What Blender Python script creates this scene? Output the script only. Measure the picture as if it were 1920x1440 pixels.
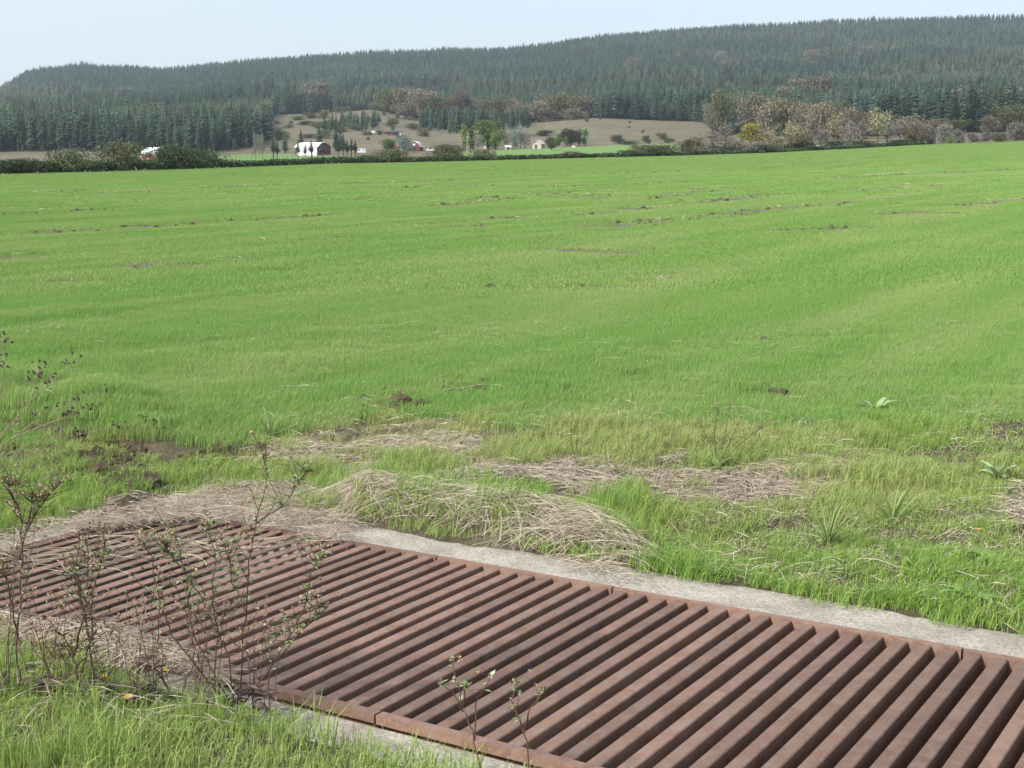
import bpy, math, random
import numpy as np
from math import radians, sin, cos, pi
from mathutils import Vector

for o in list(bpy.data.objects): bpy.data.objects.remove(o)
S = bpy.context.scene
COL = S.collection
rng = np.random.default_rng(7)
random.seed(7)

# ------------------------------------------------------------------ camera
H = 1.7                      # eye height above the grate
F = 2571.0                   # focal length in photograph pixels (1920 wide)
PITCH = math.atan(385.0 / F)
cp, sp = cos(PITCH), sin(PITCH)
cam = bpy.data.cameras.new('camera'); camo = bpy.data.objects.new('camera', cam); COL.objects.link(camo)
cam.sensor_width = 22.2; cam.lens = 22.2 * F / 1920.0
cam.clip_start = 0.05; cam.clip_end = 20000
camo.location = (0, 0, H); camo.rotation_euler = (pi / 2 - PITCH, 0, 0)
S.camera = camo
# ------------------------------------------------------------------ light
SUN_EL, SUN_AZ = radians(40), radians(232)        # azimuth clockwise from +Y: behind the camera, to the left
w = bpy.data.worlds.new('World'); S.world = w; w.use_nodes = True
nt = w.node_tree; nt.nodes.clear()
sky = nt.nodes.new('ShaderNodeTexSky'); sky.sky_type = 'NISHITA'; sky.sun_disc = False
sky.sun_elevation = SUN_EL; sky.sun_rotation = SUN_AZ; sky.dust_density = 2.2; sky.air_density = 1.0; sky.ozone_density = 1.2
bg = nt.nodes.new('ShaderNodeBackground'); bg.inputs[1].default_value = 0.115
wo = nt.nodes.new('ShaderNodeOutputWorld')
# thin high cloud veil over the blue
wc = nt.nodes.new('ShaderNodeTexCoord'); wm = nt.nodes.new('ShaderNodeMapping'); wm.inputs['Scale'].default_value = (1, 1, 3.5)
wn = nt.nodes.new('ShaderNodeTexNoise'); wn.inputs['Scale'].default_value = 2.2; wn.inputs['Detail'].default_value = 6; wn.inputs['Roughness'].default_value = 0.6
wr = nt.nodes.new('ShaderNodeMapRange'); wr.inputs[1].default_value = 0.3; wr.inputs[2].default_value = 0.7; wr.inputs[3].default_value = 0.35; wr.inputs[4].default_value = 0.8
wx = nt.nodes.new('ShaderNodeMix'); wx.data_type = 'RGBA'; wx.inputs[7].default_value = (4.0, 4.35, 4.7, 1)
nt.links.new(wc.outputs['Generated'], wm.inputs[0]); nt.links.new(wm.outputs[0], wn.inputs['Vector']); nt.links.new(wn.outputs['Fac'], wr.inputs[0])
nt.links.new(wr.outputs[0], wx.inputs[0]); nt.links.new(sky.outputs[0], wx.inputs[6]); nt.links.new(wx.outputs[2], bg.inputs[0]); nt.links.new(bg.outputs[0], wo.inputs[0])
sl = bpy.data.lights.new('sun', 'SUN'); sl.energy = 3.0; sl.angle = radians(6); sl.color = (1, 0.95, 0.88)
so = bpy.data.objects.new('sun', sl); COL.objects.link(so)
sd = Vector((sin(SUN_AZ) * cos(SUN_EL), cos(SUN_AZ) * cos(SUN_EL), sin(SUN_EL)))
so.rotation_euler = sd.to_track_quat('Z', 'Y').to_euler(); so.location = (-20, -20, 40)
S.view_settings.view_transform = 'Standard'; S.view_settings.look = 'None'
S.view_settings.exposure = 1.0; S.view_settings.gamma = 1; S.view_settings.use_curve_mapping = False
S.render.engine = 'CYCLES'
S.cycles.use_denoising = True
S.cycles.max_bounces = 6; S.cycles.diffuse_bounces = 2; S.cycles.glossy_bounces = 2
S.cycles.transmission_bounces = 4; S.cycles.volume_bounces = 0; S.cycles.transparent_max_bounces = 8
S.cycles.caustics_reflective = False; S.cycles.caustics_refractive = False

# ------------------------------------------------------------------ geometry of the view
def ray(u, v):
    x = (u - 960) / F; y = (720 - v) / F
    return np.array([x, cp + y * sp, -sp + y * cp])
def elev(v):                      # slope (dz/dY) of image row v
    y = (720 - np.asarray(v, float)) / F
    return (y * cp - sp) / (cp + y * sp)
def row(z, Y):
    e = (z - H) / Y
    return 720 - F * (sp + e * cp) / (cp - e * sp)
def on_plane(u, v, z=0.0):
    d = ray(u, v); t = (z - H) / d[2]
    return np.array([d[0] * t, d[1] * t, z])

def vhash(ix, iy, seed):
    n = (ix.astype(np.int64) * 374761393 + iy.astype(np.int64) * 668265263 + seed * 1442695041) & 0x7fffffff
    n = ((n ^ (n >> 13)) * 1274126177) & 0x7fffffff
    n = n ^ (n >> 16)
    return (n & 0xffff) / 65535.0
def vnoise(x, y, seed=0):
    x = np.asarray(x, float); y = np.asarray(y, float)
    ix = np.floor(x); iy = np.floor(y); fx = x - ix; fy = y - iy
    fx = fx * fx * (3 - 2 * fx); fy = fy * fy * (3 - 2 * fy)
    ix = ix.astype(np.int64); iy = iy.astype(np.int64)
    a = vhash(ix, iy, seed); b = vhash(ix + 1, iy, seed); c = vhash(ix, iy + 1, seed); d = vhash(ix + 1, iy + 1, seed)
    return (a * (1 - fx) + b * fx) * (1 - fy) + (c * (1 - fx) + d * fx) * fy
def fbm(x, y, seed=0, oct=4):
    s = 0; a = 0.5; t = 0
    for i in range(oct):
        s = s + a * vnoise(x * 2 ** i, y * 2 ** i, seed + i * 17); t += a; a *= 0.5
    return s / t

# terrain: field, then slopes and hills, from control rows at control distances
BU = [-800, 0, 200, 400, 640, 800, 1000, 1280, 1440, 1600, 1720, 1920, 2700]
BV = [334, 327, 322, 316, 307, 304, 299, 292, 287, 279, 272, 265, 255]
BY = [120, 150, 170, 190, 215, 235, 265, 310, 340, 375, 400, 440, 520]
TU = np.array([-800, 0, 60, 160, 320, 480, 560, 640, 700, 800, 960, 1120, 1280, 1440, 1600, 1760, 1920, 2700])
TY = np.array([560, 660, 900, 1150, 1600, 2100, 2600, 3400, 4600])
TV = np.array([
 [303,302,301,300,298,297,296,294,291,288,286,283,278,273,266,260,257,250],
 [292,290,289,288,290,286,284,281,279,277,277,271,266,262,257,251,247,240],
 [266,262,260,258,252,244,238,236,237,240,240,224,231,230,229,230,233,230],
 [250,240,236,232,222,212,210,204,199,210,214,208,210,207,204,204,208,205],
 [235,212,200,190,190,182,177,172,170,168,165,158,152,147,145,145,148,150],
 [228,203,176,164,168,156,150,143,141,138,134,122,111,103,99,97,97,100],
 [225,186,149,137,145,126,120,114,110,108,104,80,66,56,49,45,43,45],
 [250,215,185,175,180,165,160,155,150,148,146,125,112,103,98,96,95,98],
 [280,255,235,225,230,215,210,205,200,200,196,190,180,177,176,177,178,185]], float)
TV[5] -= 4; TV[6] -= 7; TV[7:] -= 5
TZ = H + TY[:, None] * elev(TV)
def ufs(s): return 960 + s * F / cp
def yb_of(u): return np.interp(u, BU, BY)
def terrain(X, Y):
    X = np.asarray(X, float); Y = np.asarray(Y, float)
    Yc = np.maximum(Y, 1.0)
    u = np.clip(ufs(X / np.maximum(Yc, 8.0)), -800, 2700)
    yb = yb_of(u); zb = H + yb * elev(np.interp(u, BU, BV))
    z = zb * np.clip((Yc - 7) / (yb - 7), 0, 1) ** 1.05
    far = Yc > yb
    if np.any(far):
        cols = [np.interp(u, TU, TZ[k]) for k in range(len(TY))]
        ys = [yb] + [np.full_like(yb, t) for t in TY]; zs = [zb] + cols
        zf = np.array(z)
        for k in range(len(ys) - 1):
            m = far & (Yc >= ys[k])
            t = np.clip((Yc - ys[k]) / (ys[k + 1] - ys[k]), 0, 1)
            zf = np.where(m, zs[k] + (zs[k + 1] - zs[k]) * t, zf)
        amp = np.clip((Yc - 800) / 700, 0, 1) * 34
        zf = zf + amp * (fbm(X / 300, Y / 420, 5, 3) - 0.5) * np.clip((2650 - Yc) / 700, 0.15, 1)
        z = np.where(far, zf, z)
    return z
_YS = np.geomspace(3, 4400, 2600)
def hit(u, v, ymin=0):
    """ground point seen at a photograph pixel"""
    d = ray(u, v); Ys = _YS[_YS > ymin]
    X = d[0] / d[1] * Ys; zr = H + d[2] / d[1] * Ys
    g = terrain(X, Ys) >= zr
    k = int(np.argmax(g)) if g.any() else len(Ys) - 1
    if k > 0:
        a = terrain(X[k-1], Ys[k-1]) - zr[k-1]; b = terrain(X[k], Ys[k]) - zr[k]
        t = float(a / (a - b)) if a != b else 0
        y = Ys[k-1] + (Ys[k] - Ys[k-1]) * min(max(t, 0), 1)
    else: y = Ys[k]
    x = d[0] / d[1] * y
    return np.array([x, y, float(terrain(x, y))])
def pix(P):
    """photograph pixel of points"""
    P = np.asarray(P, float); d = P - np.array([0, 0, H])
    fw = d[..., 1] * cp - d[..., 2] * sp; up = d[..., 1] * sp + d[..., 2] * cp
    fw = np.maximum(fw, 0.05)
    return 960 + F * d[..., 0] / fw, 720 - F * up / fw
def inpoly(u, v, poly):
    u = np.asarray(u); v = np.asarray(v); c = np.zeros(u.shape, bool); n = len(poly)
    for i in range(n):
        x1, y1 = poly[i]; x2, y2 = poly[(i + 1) % n]
        if y1 == y2: continue
        c ^= ((y1 > v) != (y2 > v)) & (u < (x2 - x1) * (v - y1) / (y2 - y1) + x1)
    return c

# ------------------------------------------------------------------ materials
def lin(r, g, b):
    f = lambda c: (c / 255 / 12.92) if c / 255 <= 0.04045 else ((c / 255 + 0.055) / 1.055) ** 2.4
    return (f(r), f(g), f(b), 1)
class NT:
    def __init__(s, name):
        s.m = bpy.data.materials.new(name); s.m.use_nodes = True; s.t = s.m.node_tree; s.t.nodes.clear()
        s.out = s.t.nodes.new('ShaderNodeOutputMaterial')
    def n(s, typ, **kw):
        nd = s.t.nodes.new(typ)
        for k, v in kw.items():
            if k in nd.inputs.keys(): nd.inputs[k].default_value = v
            else: setattr(nd, k, v)
        return nd
    def l(s, a, b): s.t.links.new(a, b)
    def noise(s, vec, scale, detail=4, rough=0.6):
        nd = s.n('ShaderNodeTexNoise'); nd.inputs['Scale'].default_value = scale
        nd.inputs['Detail'].default_value = detail; nd.inputs['Roughness'].default_value = rough
        if vec is not None: s.l(vec, nd.inputs['Vector'])
        return nd.outputs['Fac']
    def ramp(s, fac, stops):
        nd = s.n('ShaderNodeValToRGB'); e = nd.color_ramp.elements
        while len(e) < len(stops): e.new(0.5)
        for i, (p, c) in enumerate(stops): e[i].position = p; e[i].color = c if len(c) == 4 else (*c, 1)
        s.l(fac, nd.inputs[0]); return nd.outputs[0]
    def mix(s, fac, a, b, typ='MIX'):
        nd = s.n('ShaderNodeMix', data_type='RGBA', blend_type=typ)
        for sock, val in ((nd.inputs[0], fac), (nd.inputs[6], a), (nd.inputs[7], b)):
            if hasattr(val, 'is_linked'): s.l(val, sock)
            else: sock.default_value = val if not isinstance(val, tuple) or len(val) == 4 else (*val, 1)
        return nd.outputs[2]
    def attr(s, name, typ='GEOMETRY'):
        nd = s.n('ShaderNodeAttribute', attribute_name=name); nd.attribute_type = typ; return nd
    def bsdf(s, col, rough=0.8, spec=0.3, normal=None, translucent=0.0, metal=0.0):
        b = s.n('ShaderNodeBsdfPrincipled'); b.inputs['Specular IOR Level'].default_value = spec; b.inputs['Metallic'].default_value = metal
        if hasattr(rough, 'is_linked'): s.l(rough, b.inputs['Roughness'])
        else: b.inputs['Roughness'].default_value = rough
        if hasattr(col, 'is_linked'): s.l(col, b.inputs['Base Color'])
        else: b.inputs['Base Color'].default_value = col if len(col) == 4 else (*col, 1)
        if normal is not None: s.l(normal, b.inputs['Normal'])
        sh = b.outputs[0]
        if translucent > 0:
            tr = s.n('ShaderNodeBsdfTranslucent')
            if hasattr(col, 'is_linked'): s.l(col, tr.inputs[0])
            else: tr.inputs[0].default_value = col if len(col) == 4 else (*col, 1)
            mx = s.n('ShaderNodeMixShader'); mx.inputs[0].default_value = translucent
            s.l(sh, mx.inputs[1]); s.l(tr.outputs[0], mx.inputs[2]); sh = mx.outputs[0]
        s.l(sh, s.out.inputs[0]); return s.m
    def bump(s, h, strength=0.3, dist=0.02):
        b = s.n('ShaderNodeBump'); b.inputs['Strength'].default_value = strength; b.inputs['Distance'].default_value = dist
        s.l(h, b.inputs['Height']); return b.outputs[0]
    def pos(s): return s.n('ShaderNodeNewGeometry').outputs['Position']
    def objco(s): return s.n('ShaderNodeTexCoord').outputs['Object']
def plain(name, col, rough=0.8, var=0.25, scale=6.0, spec=0.3, translucent=0.0):
    t = NT(name); f = t.noise(t.objco(), scale, 5)
    c = t.ramp(f, [(0.3, tuple(x * (1 - var) for x in col[:3])), (0.7, tuple(min(1, x * (1 + var)) for x in col[:3]))])
    return t.bsdf(c, rough, spec, translucent=translucent)
def leafmat(name, cols, translucent=0.25, rough=0.75, per_plant=True, vary=0.28, tinted=None):
    """foliage: several tones picked per leaf (attribute var) and shifted per plant"""
    t = NT(name)
    v = t.attr('var').outputs['Fac']
    n = len(cols); c = t.ramp(v, [(0.02 + 0.96 * i / (n - 1), cols[i]) for i in range(n)])
    if tinted: c = t.mix(t.attr('tint', 'INSTANCER').outputs['Fac'], c, tinted)
    r = t.n('ShaderNodeObjectInfo').outputs['Random']
    mr = t.n('ShaderNodeMapRange'); t.l(r, mr.inputs[0]); mr.inputs[3].default_value = 1 - vary if per_plant else 1; mr.inputs[4].default_value = 1 + vary if per_plant else 1
    hs = t.n('ShaderNodeHueSaturation'); t.l(c, hs.inputs['Color']); t.l(mr.outputs[0], hs.inputs['Value'])
    mh = t.n('ShaderNodeMapRange'); t.l(r, mh.inputs[0]); mh.inputs[3].default_value = 0.485; mh.inputs[4].default_value = 0.515
    t.l(mh.outputs[0], hs.inputs['Hue'])
    return t.bsdf(hs.outputs[0], rough, 0.2, translucent=translucent)
def grassmat(name, dark, light, yellow, translucent=0.35):
    t = NT(name)
    v = t.attr('var').outputs['Fac']; ti = t.attr('tint', 'INSTANCER').outputs['Fac']
    c = t.mix(v, dark, light)
    c2 = t.mix(ti, c, t.mix(v, tuple(x * 0.8 for x in yellow), yellow))
    return t.bsdf(c2, 0.6, 0.25, translucent=translucent)

MAT = {}
# rusted steel
def rust():
    t = NT('rusted_steel'); p = t.pos()
    a = t.noise(p, 5, 6, 0.65); b = t.noise(p, 60, 5, 0.7); c = t.noise(p, 260, 3, 0.7)
    r = t.n('ShaderNodeObjectInfo').outputs['Random']
    base = t.ramp(a, [(0.25, (0.095, 0.052, 0.034)), (0.5, (0.165, 0.100, 0.070)), (0.75, (0.25, 0.175, 0.135))])
    d = t.noise(p, 17, 6, 0.7)
    base = t.mix(t.ramp(d, [(0.46, (0, 0, 0)), (0.62, (0.75,) * 3)]), base, (0.225, 0.165, 0.13))
    base = t.mix(t.ramp(d, [(0.34, (0.7,) * 3), (0.47, (0, 0, 0))]), base, (0.18, 0.095, 0.065))
    base = t.mix(t.ramp(b, [(0.5, (0, 0, 0)), (0.66, (0.75, 0.75, 0.75))]), base, (0.33, 0.18, 0.095))
    base = t.mix(t.ramp(c, [(0.42, (0.55, 0.55, 0.55)), (0.6, (0, 0, 0))]), base, (0.17, 0.095, 0.075))
    hs = t.n('ShaderNodeHueSaturation'); t.l(base, hs.inputs['Color'])
    mr = t.n('ShaderNodeMapRange'); t.l(r, mr.inputs[0]); mr.inputs[3].default_value = 0.78; mr.inputs[4].default_value = 1.18
    t.l(mr.outputs[0], hs.inputs['Value'])
    return t.bsdf(hs.outputs[0], t.ramp(b, [(0.3, (0.5,) * 3), (0.7, (0.8,) * 3)]), 0.45, t.bump(c, 0.35, 0.002))
MAT['rust'] = rust()
def concrete():
    t = NT('weathered_concrete'); p = t.pos()
    a = t.noise(p, 3.5, 6, 0.65); b = t.noise(p, 90, 4, 0.75); c = t.noise(p, 14, 5, 0.6)
    base = t.ramp(a, [(0.3, (0.27, 0.24, 0.195)), (0.5, (0.42, 0.385, 0.325)), (0.72, (0.53, 0.495, 0.43))])
    base = t.mix(t.ramp(b, [(0.38, (0.8,) * 3), (0.56, (0, 0, 0))]), base, (0.17, 0.15, 0.13))
    base = t.mix(t.ramp(c, [(0.6, (0, 0, 0)), (0.75, (0.6,) * 3)]), base, (0.15, 0.13, 0.095))
    return t.bsdf(base, 0.92, 0.2, t.bump(b, 0.7, 0.006))
MAT['concrete'] = concrete()
def soil():
    t = NT('field_soil'); p = t.pos()
    a = t.noise(p, 2.5, 6, 0.7); b = t.noise(p, 40, 5, 0.75)
    base = t.ramp(a, [(0.3, (0.05, 0.038, 0.026)), (0.7, (0.12, 0.095, 0.065))])
    base = t.mix(t.ramp(b, [(0.5, (0, 0, 0)), (0.7, (0.7,) * 3)]), base, (0.24, 0.20, 0.145))
    return t.bsdf(base, 0.95, 0.1, t.bump(b, 0.9, 0.03))
MAT['soil'] = soil()
def field_ground():
    t = NT('field_ground'); p = t.pos()
    a = t.noise(p, 1.2, 6, 0.7); b = t.noise(p, 22, 5, 0.75)
    base = t.ramp(a, [(0.3, (0.075, 0.115, 0.03)), (0.7, (0.12, 0.175, 0.045))])
    base = t.mix(t.ramp(b, [(0.5, (0, 0, 0)), (0.68, (0.6,) * 3)]), base, (0.13, 0.11, 0.065))
    s = t.attr('bare').outputs['Fac']
    base = t.mix(s, base, t.ramp(b, [(0.35, (0.10, 0.085, 0.058)), (0.65, (0.21, 0.18, 0.13))]))
    return t.bsdf(base, 0.95, 0.1, t.bump(b, 0.8, 0.04))
MAT['field'] = field_ground()
def thatch():
    t = NT('verge_thatch'); p = t.pos()
    a = t.noise(p, 3.0, 6, 0.7); b = t.noise(p, 70, 5, 0.75)
    base = t.ramp(a, [(0.3, (0.10, 0.085, 0.055)), (0.55, (0.18, 0.152, 0.105)), (0.75, (0.24, 0.205, 0.15))])
    base = t.mix(t.ramp(b, [(0.45, (0.7,) * 3), (0.6, (0, 0, 0))]), base, (0.06, 0.055, 0.03))
    return t.bsdf(base, 0.95, 0.1, t.bump(b, 0.9, 0.02))
MAT['thatch'] = thatch()
def hillside():
    t = NT('dry_hillside'); p = t.pos()
    a = t.noise(p, 0.012, 6, 0.65); b = t.noise(p, 0.16, 5, 0.7); c = t.noise(p, 0.03, 5, 0.6)
    base = t.ramp(b, [(0.3, (0.12, 0.10, 0.072)), (0.55, (0.195, 0.165, 0.118)), (0.75, (0.27, 0.23, 0.165))])
    base = t.mix(t.ramp(c, [(0.45, (0, 0, 0)), (0.62, (0.85,) * 3)]), base, (0.12, 0.125, 0.062))
    d = t.noise(p, 0.55, 5, 0.75)
    base = t.mix(t.ramp(d, [(0.40, (0.75,) * 3), (0.55, (0, 0, 0))]), base, (0.095, 0.085, 0.052))
    m = t.attr('meadow').outputs['Fac']
    base = t.mix(m, base, t.ramp(b, [(0.3, (0.115, 0.20, 0.055)), (0.7, (0.17, 0.27, 0.085))]))
    fo = t.attr('wood').outputs['Fac']
    base = t.mix(fo, base, (0.045, 0.05, 0.03))
    return t.bsdf(base, 0.95, 0.1)
MAT['hill'] = hillside()
MAT['grass_field'] = grassmat('young_field_grass', (0.138, 0.275, 0.054), (0.275, 0.455, 0.118), (0.375, 0.475, 0.165))
MAT['grass_verge'] = grassmat('verge_grass', (0.16, 0.295, 0.045), (0.33, 0.50, 0.11), (0.44, 0.48, 0.18))
MAT['straw'] = leafmat('dry_straw', [(0.27, 0.215, 0.155), (0.46, 0.39, 0.295), (0.63, 0.56, 0.45)], 0.2, per_plant=False)
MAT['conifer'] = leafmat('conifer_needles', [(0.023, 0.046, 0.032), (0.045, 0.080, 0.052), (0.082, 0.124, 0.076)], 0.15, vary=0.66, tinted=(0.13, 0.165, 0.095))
MAT['bark'] = plain('grey_brown_bark', (0.07, 0.06, 0.05), 0.9, 0.4, 2)
MAT['snag'] = plain('bleached_bark', (0.36, 0.33, 0.29), 0.9, 0.2, 2)
LEAF = {
 'oak': [(0.095, 0.082, 0.055), (0.165, 0.142, 0.098), (0.24, 0.21, 0.15)],
 'olive': [(0.05, 0.056, 0.025), (0.095, 0.098, 0.042), (0.15, 0.14, 0.065)],
 'green': [(0.05, 0.095, 0.02), (0.10, 0.175, 0.035), (0.16, 0.25, 0.055)],
 'lime': [(0.10, 0.17, 0.03), (0.175, 0.27, 0.055), (0.25, 0.34, 0.09)],
 'grey': [(0.13, 0.115, 0.10), (0.22, 0.20, 0.175), (0.30, 0.285, 0.245)],
 'silver': [(0.14, 0.17, 0.14), (0.24, 0.29, 0.25), (0.34, 0.39, 0.35)],
 'yellow': [(0.18, 0.16, 0.03), (0.30, 0.28, 0.06), (0.40, 0.37, 0.11)],
 'straw_yellow': [(0.15, 0.14, 0.08), (0.25, 0.235, 0.13), (0.34, 0.32, 0.19)],
 'purple': [(0.035, 0.022, 0.022), (0.065, 0.042, 0.042), (0.10, 0.065, 0.06)],
 'bramble': [(0.03, 0.05, 0.022), (0.06, 0.09, 0.038), (0.11, 0.14, 0.065)],
 'bramble_tan': [(0.068, 0.085, 0.043), (0.135, 0.155, 0.083), (0.22, 0.225, 0.14)],
}
for k, v in LEAF.items(): MAT[k] = leafmat(k + '_foliage', v, 0.2)
MAT['weed_stem'] = plain('dry_weed_stem', (0.095, 0.055, 0.042), 0.8, 0.4, 40)
MAT['weed_leaf'] = leafmat('weed_leaves', [(0.19, 0.27, 0.11), (0.29, 0.38, 0.18), (0.40, 0.47, 0.27)], 0.35)
MAT['weed_seed'] = leafmat('weed_seed_heads', [(0.16, 0.09, 0.06), (0.32, 0.21, 0.14), (0.55, 0.43, 0.32)], 0.2)
MAT['dark_seed'] = leafmat('dark_seed_heads', [(0.05, 0.035, 0.035), (0.10, 0.07, 0.07), (0.17, 0.13, 0.12)], 0.1)
MAT['dead_twig'] = plain('dead_twig', (0.27, 0.21, 0.15), 0.8, 0.3, 30)
MAT['dock'] = leafmat('dock_leaves', [(0.10, 0.18, 0.045), (0.16, 0.27, 0.075), (0.24, 0.36, 0.13)], 0.25)
MAT['dock_red'] = plain('red_dock_leaf', (0.30, 0.07, 0.045), 0.6, 0.3, 30)
MAT['petal'] = plain('yellow_petals', (0.80, 0.50, 0.02), 0.6, 0.1, 30, translucent=0.2)

# ------------------------------------------------------------------ object helpers
def mesh_np(name, V, faces, mat=None, attrs=None, smooth=False):
    """faces: list of int arrays (k,3) or (k,4)"""
    me = bpy.data.meshes.new(name)
    V = np.ascontiguousarray(V, dtype=np.float32)
    fl = [np.asarray(f, np.int32) for f in (faces if isinstance(faces, list) else [faces]) if len(f)]
    me.vertices.add(len(V)); me.vertices.foreach_set('co', V.ravel())
    if fl:
        idx = np.concatenate([f.ravel() for f in fl]).astype(np.int32)
        tot = np.concatenate([np.full(len(f), f.shape[1], np.int32) for f in fl])
        st = np.concatenate([[0], np.cumsum(tot)[:-1]]).astype(np.int32)
        me.loops.add(len(idx)); me.loops.foreach_set('vertex_index', idx)
        me.polygons.add(len(tot)); me.polygons.foreach_set('loop_start', st)
        me.polygons.foreach_set('use_smooth', np.full(len(tot), bool(smooth)))
    for k, (typ, arr) in (attrs or {}).items():
        a = me.attributes.new(k, typ, 'POINT'); a.data.foreach_set('value', np.ascontiguousarray(arr, np.float32 if typ == 'FLOAT' else np.int32))
    me.update(calc_edges=True)
    if mat is not None: me.materials.append(MAT[mat] if isinstance(mat, str) else mat)
    return me
def link(name, me, parent=None, loc=None, rotz=0, scale=None):
    o = bpy.data.objects.new(name, me); COL.objects.link(o)
    if parent is not None: o.parent = parent
    if loc is not None: o.location = tuple(float(c) for c in loc)
    if rotz: o.rotation_euler = (0, 0, rotz)
    if scale is not None: o.scale = (scale,) * 3 if not hasattr(scale, '__len__') else scale
    return o
def tag(o, label=None, cat=None, group=None, kind=None):
    if label: o['label'] = label
    if cat: o['category'] = cat
    if group: o['group'] = group
    if kind: o['kind'] = kind
    return o
def thing(name, label, cat, loc=(0, 0, 0), rotz=0, group=None, scale=None):
    return tag(link(name, None, None, loc, rotz, scale), label, cat, group)

class MB:
    def __init__(s): s.v = []; s.q = []; s.t = []; s.a = []
    def n(s): return len(s.v)
    def box(s, c, d, rz=0):
        i = s.n(); cx, cy, cz = c; a, b, e = d[0] / 2, d[1] / 2, d[2] / 2; cr, sr = cos(rz), sin(rz)
        for z in (-e, e):
            for x, y in ((-a, -b), (a, -b), (a, b), (-a, b)):
                s.v.append((cx + x * cr - y * sr, cy + x * sr + y * cr, cz + z))
        for f in ((0,3,2,1),(4,5,6,7),(0,1,5,4),(1,2,6,5),(2,3,7,6),(3,0,4,7)): s.q.append(tuple(i + k for k in f))
        return s
    def prism(s, prof, y0, y1):
        """profile of (x,z), extruded along y"""
        i = s.n(); n = len(prof)
        for y in (y0, y1): s.v += [(x, y, z) for x, z in prof]
        for k in range(n):
            k2 = (k + 1) % n; s.q.append((i + k, i + k2, i + n + k2, i + n + k))
        for k in range(1, n - 1):
            s.t.append((i, i + k + 1, i + k)); s.t.append((i + n, i + n + k, i + n + k + 1))
        return s
    def tube(s, pts, rad, sides=5):
        pts = [Vector(p) for p in pts]; i0 = s.n(); n = len(pts)
        for k, p in enumerate(pts):
            d = (pts[min(k + 1, n - 1)] - pts[max(k - 1, 0)]).normalized()
            x = d.orthogonal().normalized(); y = d.cross(x)
            r = rad[k] if hasattr(rad, '__len__') else rad
            for j in range(sides):
                a = 2 * pi * j / sides; s.v.append(tuple(p + x * (r * cos(a)) + y * (r * sin(a))))
        for k in range(n - 1):
            for j in range(sides):
                j2 = (j + 1) % sides; b = i0 + k * sides
                s.q.append((b + j, b + j2, b + sides + j2, b + sides + j))
        return s
    def quad(s, a, b, c, d, var=0.5):
        i = s.n(); s.v += [tuple(a), tuple(b), tuple(c), tuple(d)]; s.q.append((i, i + 1, i + 2, i + 3)); s.a += [(i, var)] ; return s
    def mesh(s, name, mat, var=None, smooth=False):
        V = np.array(s.v, float).reshape(-1, 3)
        at = np.full(len(V), 0.5)
        for i, x in s.a: at[i:i + 4] = x
        return mesh_np(name, V, [np.array(s.q, int).reshape(-1, 4), np.array(s.t, int).reshape(-1, 3)], mat, {'var': ('FLOAT', at)}, smooth)
    def build(s, name, mat, parent=None, **kw): return link(name, s.mesh(name, mat), parent, **kw)

# instancer: one mesh holding prototype pieces and loose points, spread by geometry nodes
def gn_group(K):
    name = 'scatter_%d' % K
    if name in bpy.data.node_groups: return bpy.data.node_groups[name]
    g = bpy.data.node_groups.new(name, 'GeometryNodeTree')
    g.interface.new_socket('Geometry', in_out='INPUT', socket_type='NodeSocketGeometry')
    g.interface.new_socket('Geometry', in_out='OUTPUT', socket_type='NodeSocketGeometry')
    gi = g.nodes.new('NodeGroupInput'); go = g.nodes.new('NodeGroupOutput')
    def na(nm, typ):
        n = g.nodes.new('GeometryNodeInputNamedAttribute'); n.data_type = typ; n.inputs['Name'].default_value = nm
        return n.outputs['Attribute']
    def eq(val):
        c = g.nodes.new('FunctionNodeCompare'); c.data_type = 'INT'; c.operation = 'EQUAL'
        g.links.new(na('kindid', 'INT'), c.inputs['A'] if c.inputs['A'].enabled else [i for i in c.inputs if i.enabled][0])
        [i for i in c.inputs if i.enabled][1].default_value = val
        return c.outputs[0]
    sep = g.nodes.new('GeometryNodeSeparateGeometry'); sep.domain = 'POINT'
    g.links.new(gi.outputs[0], sep.inputs['Geometry']); g.links.new(eq(-1), sep.inputs['Selection'])
    join = g.nodes.new('GeometryNodeJoinGeometry')
    for k in range(K):
        s2 = g.nodes.new('GeometryNodeSeparateGeometry'); s2.domain = 'POINT'
        g.links.new(sep.outputs['Inverted'], s2.inputs['Geometry']); g.links.new(eq(k), s2.inputs['Selection'])
        ti = g.nodes.new('GeometryNodeGeometryToInstance'); g.links.new(s2.outputs['Selection'], ti.inputs[0])
        g.links.new(ti.outputs[0], join.inputs[0])
    iop = g.nodes.new('GeometryNodeInstanceOnPoints')
    g.links.new(sep.outputs['Selection'], iop.inputs['Points']); g.links.new(join.outputs[0], iop.inputs['Instance'])
    iop.inputs['Pick Instance'].default_value = True
    g.links.new(na('pick', 'INT'), iop.inputs['Instance Index'])
    cx = g.nodes.new('ShaderNodeCombineXYZ'); g.links.new(na('rotz', 'FLOAT'), cx.inputs[2])
    g.links.new(cx.outputs[0], iop.inputs['Rotation']); 
    cs = g.nodes.new('ShaderNodeCombineXYZ')
    for i in (0, 1): g.links.new(na('scl', 'FLOAT'), cs.inputs[i])
    g.links.new(na('sclz', 'FLOAT'), cs.inputs[2])
    g.links.new(cs.outputs[0], iop.inputs['Scale'])
    g.links.new(iop.outputs[0], go.inputs[0])
    return g
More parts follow.
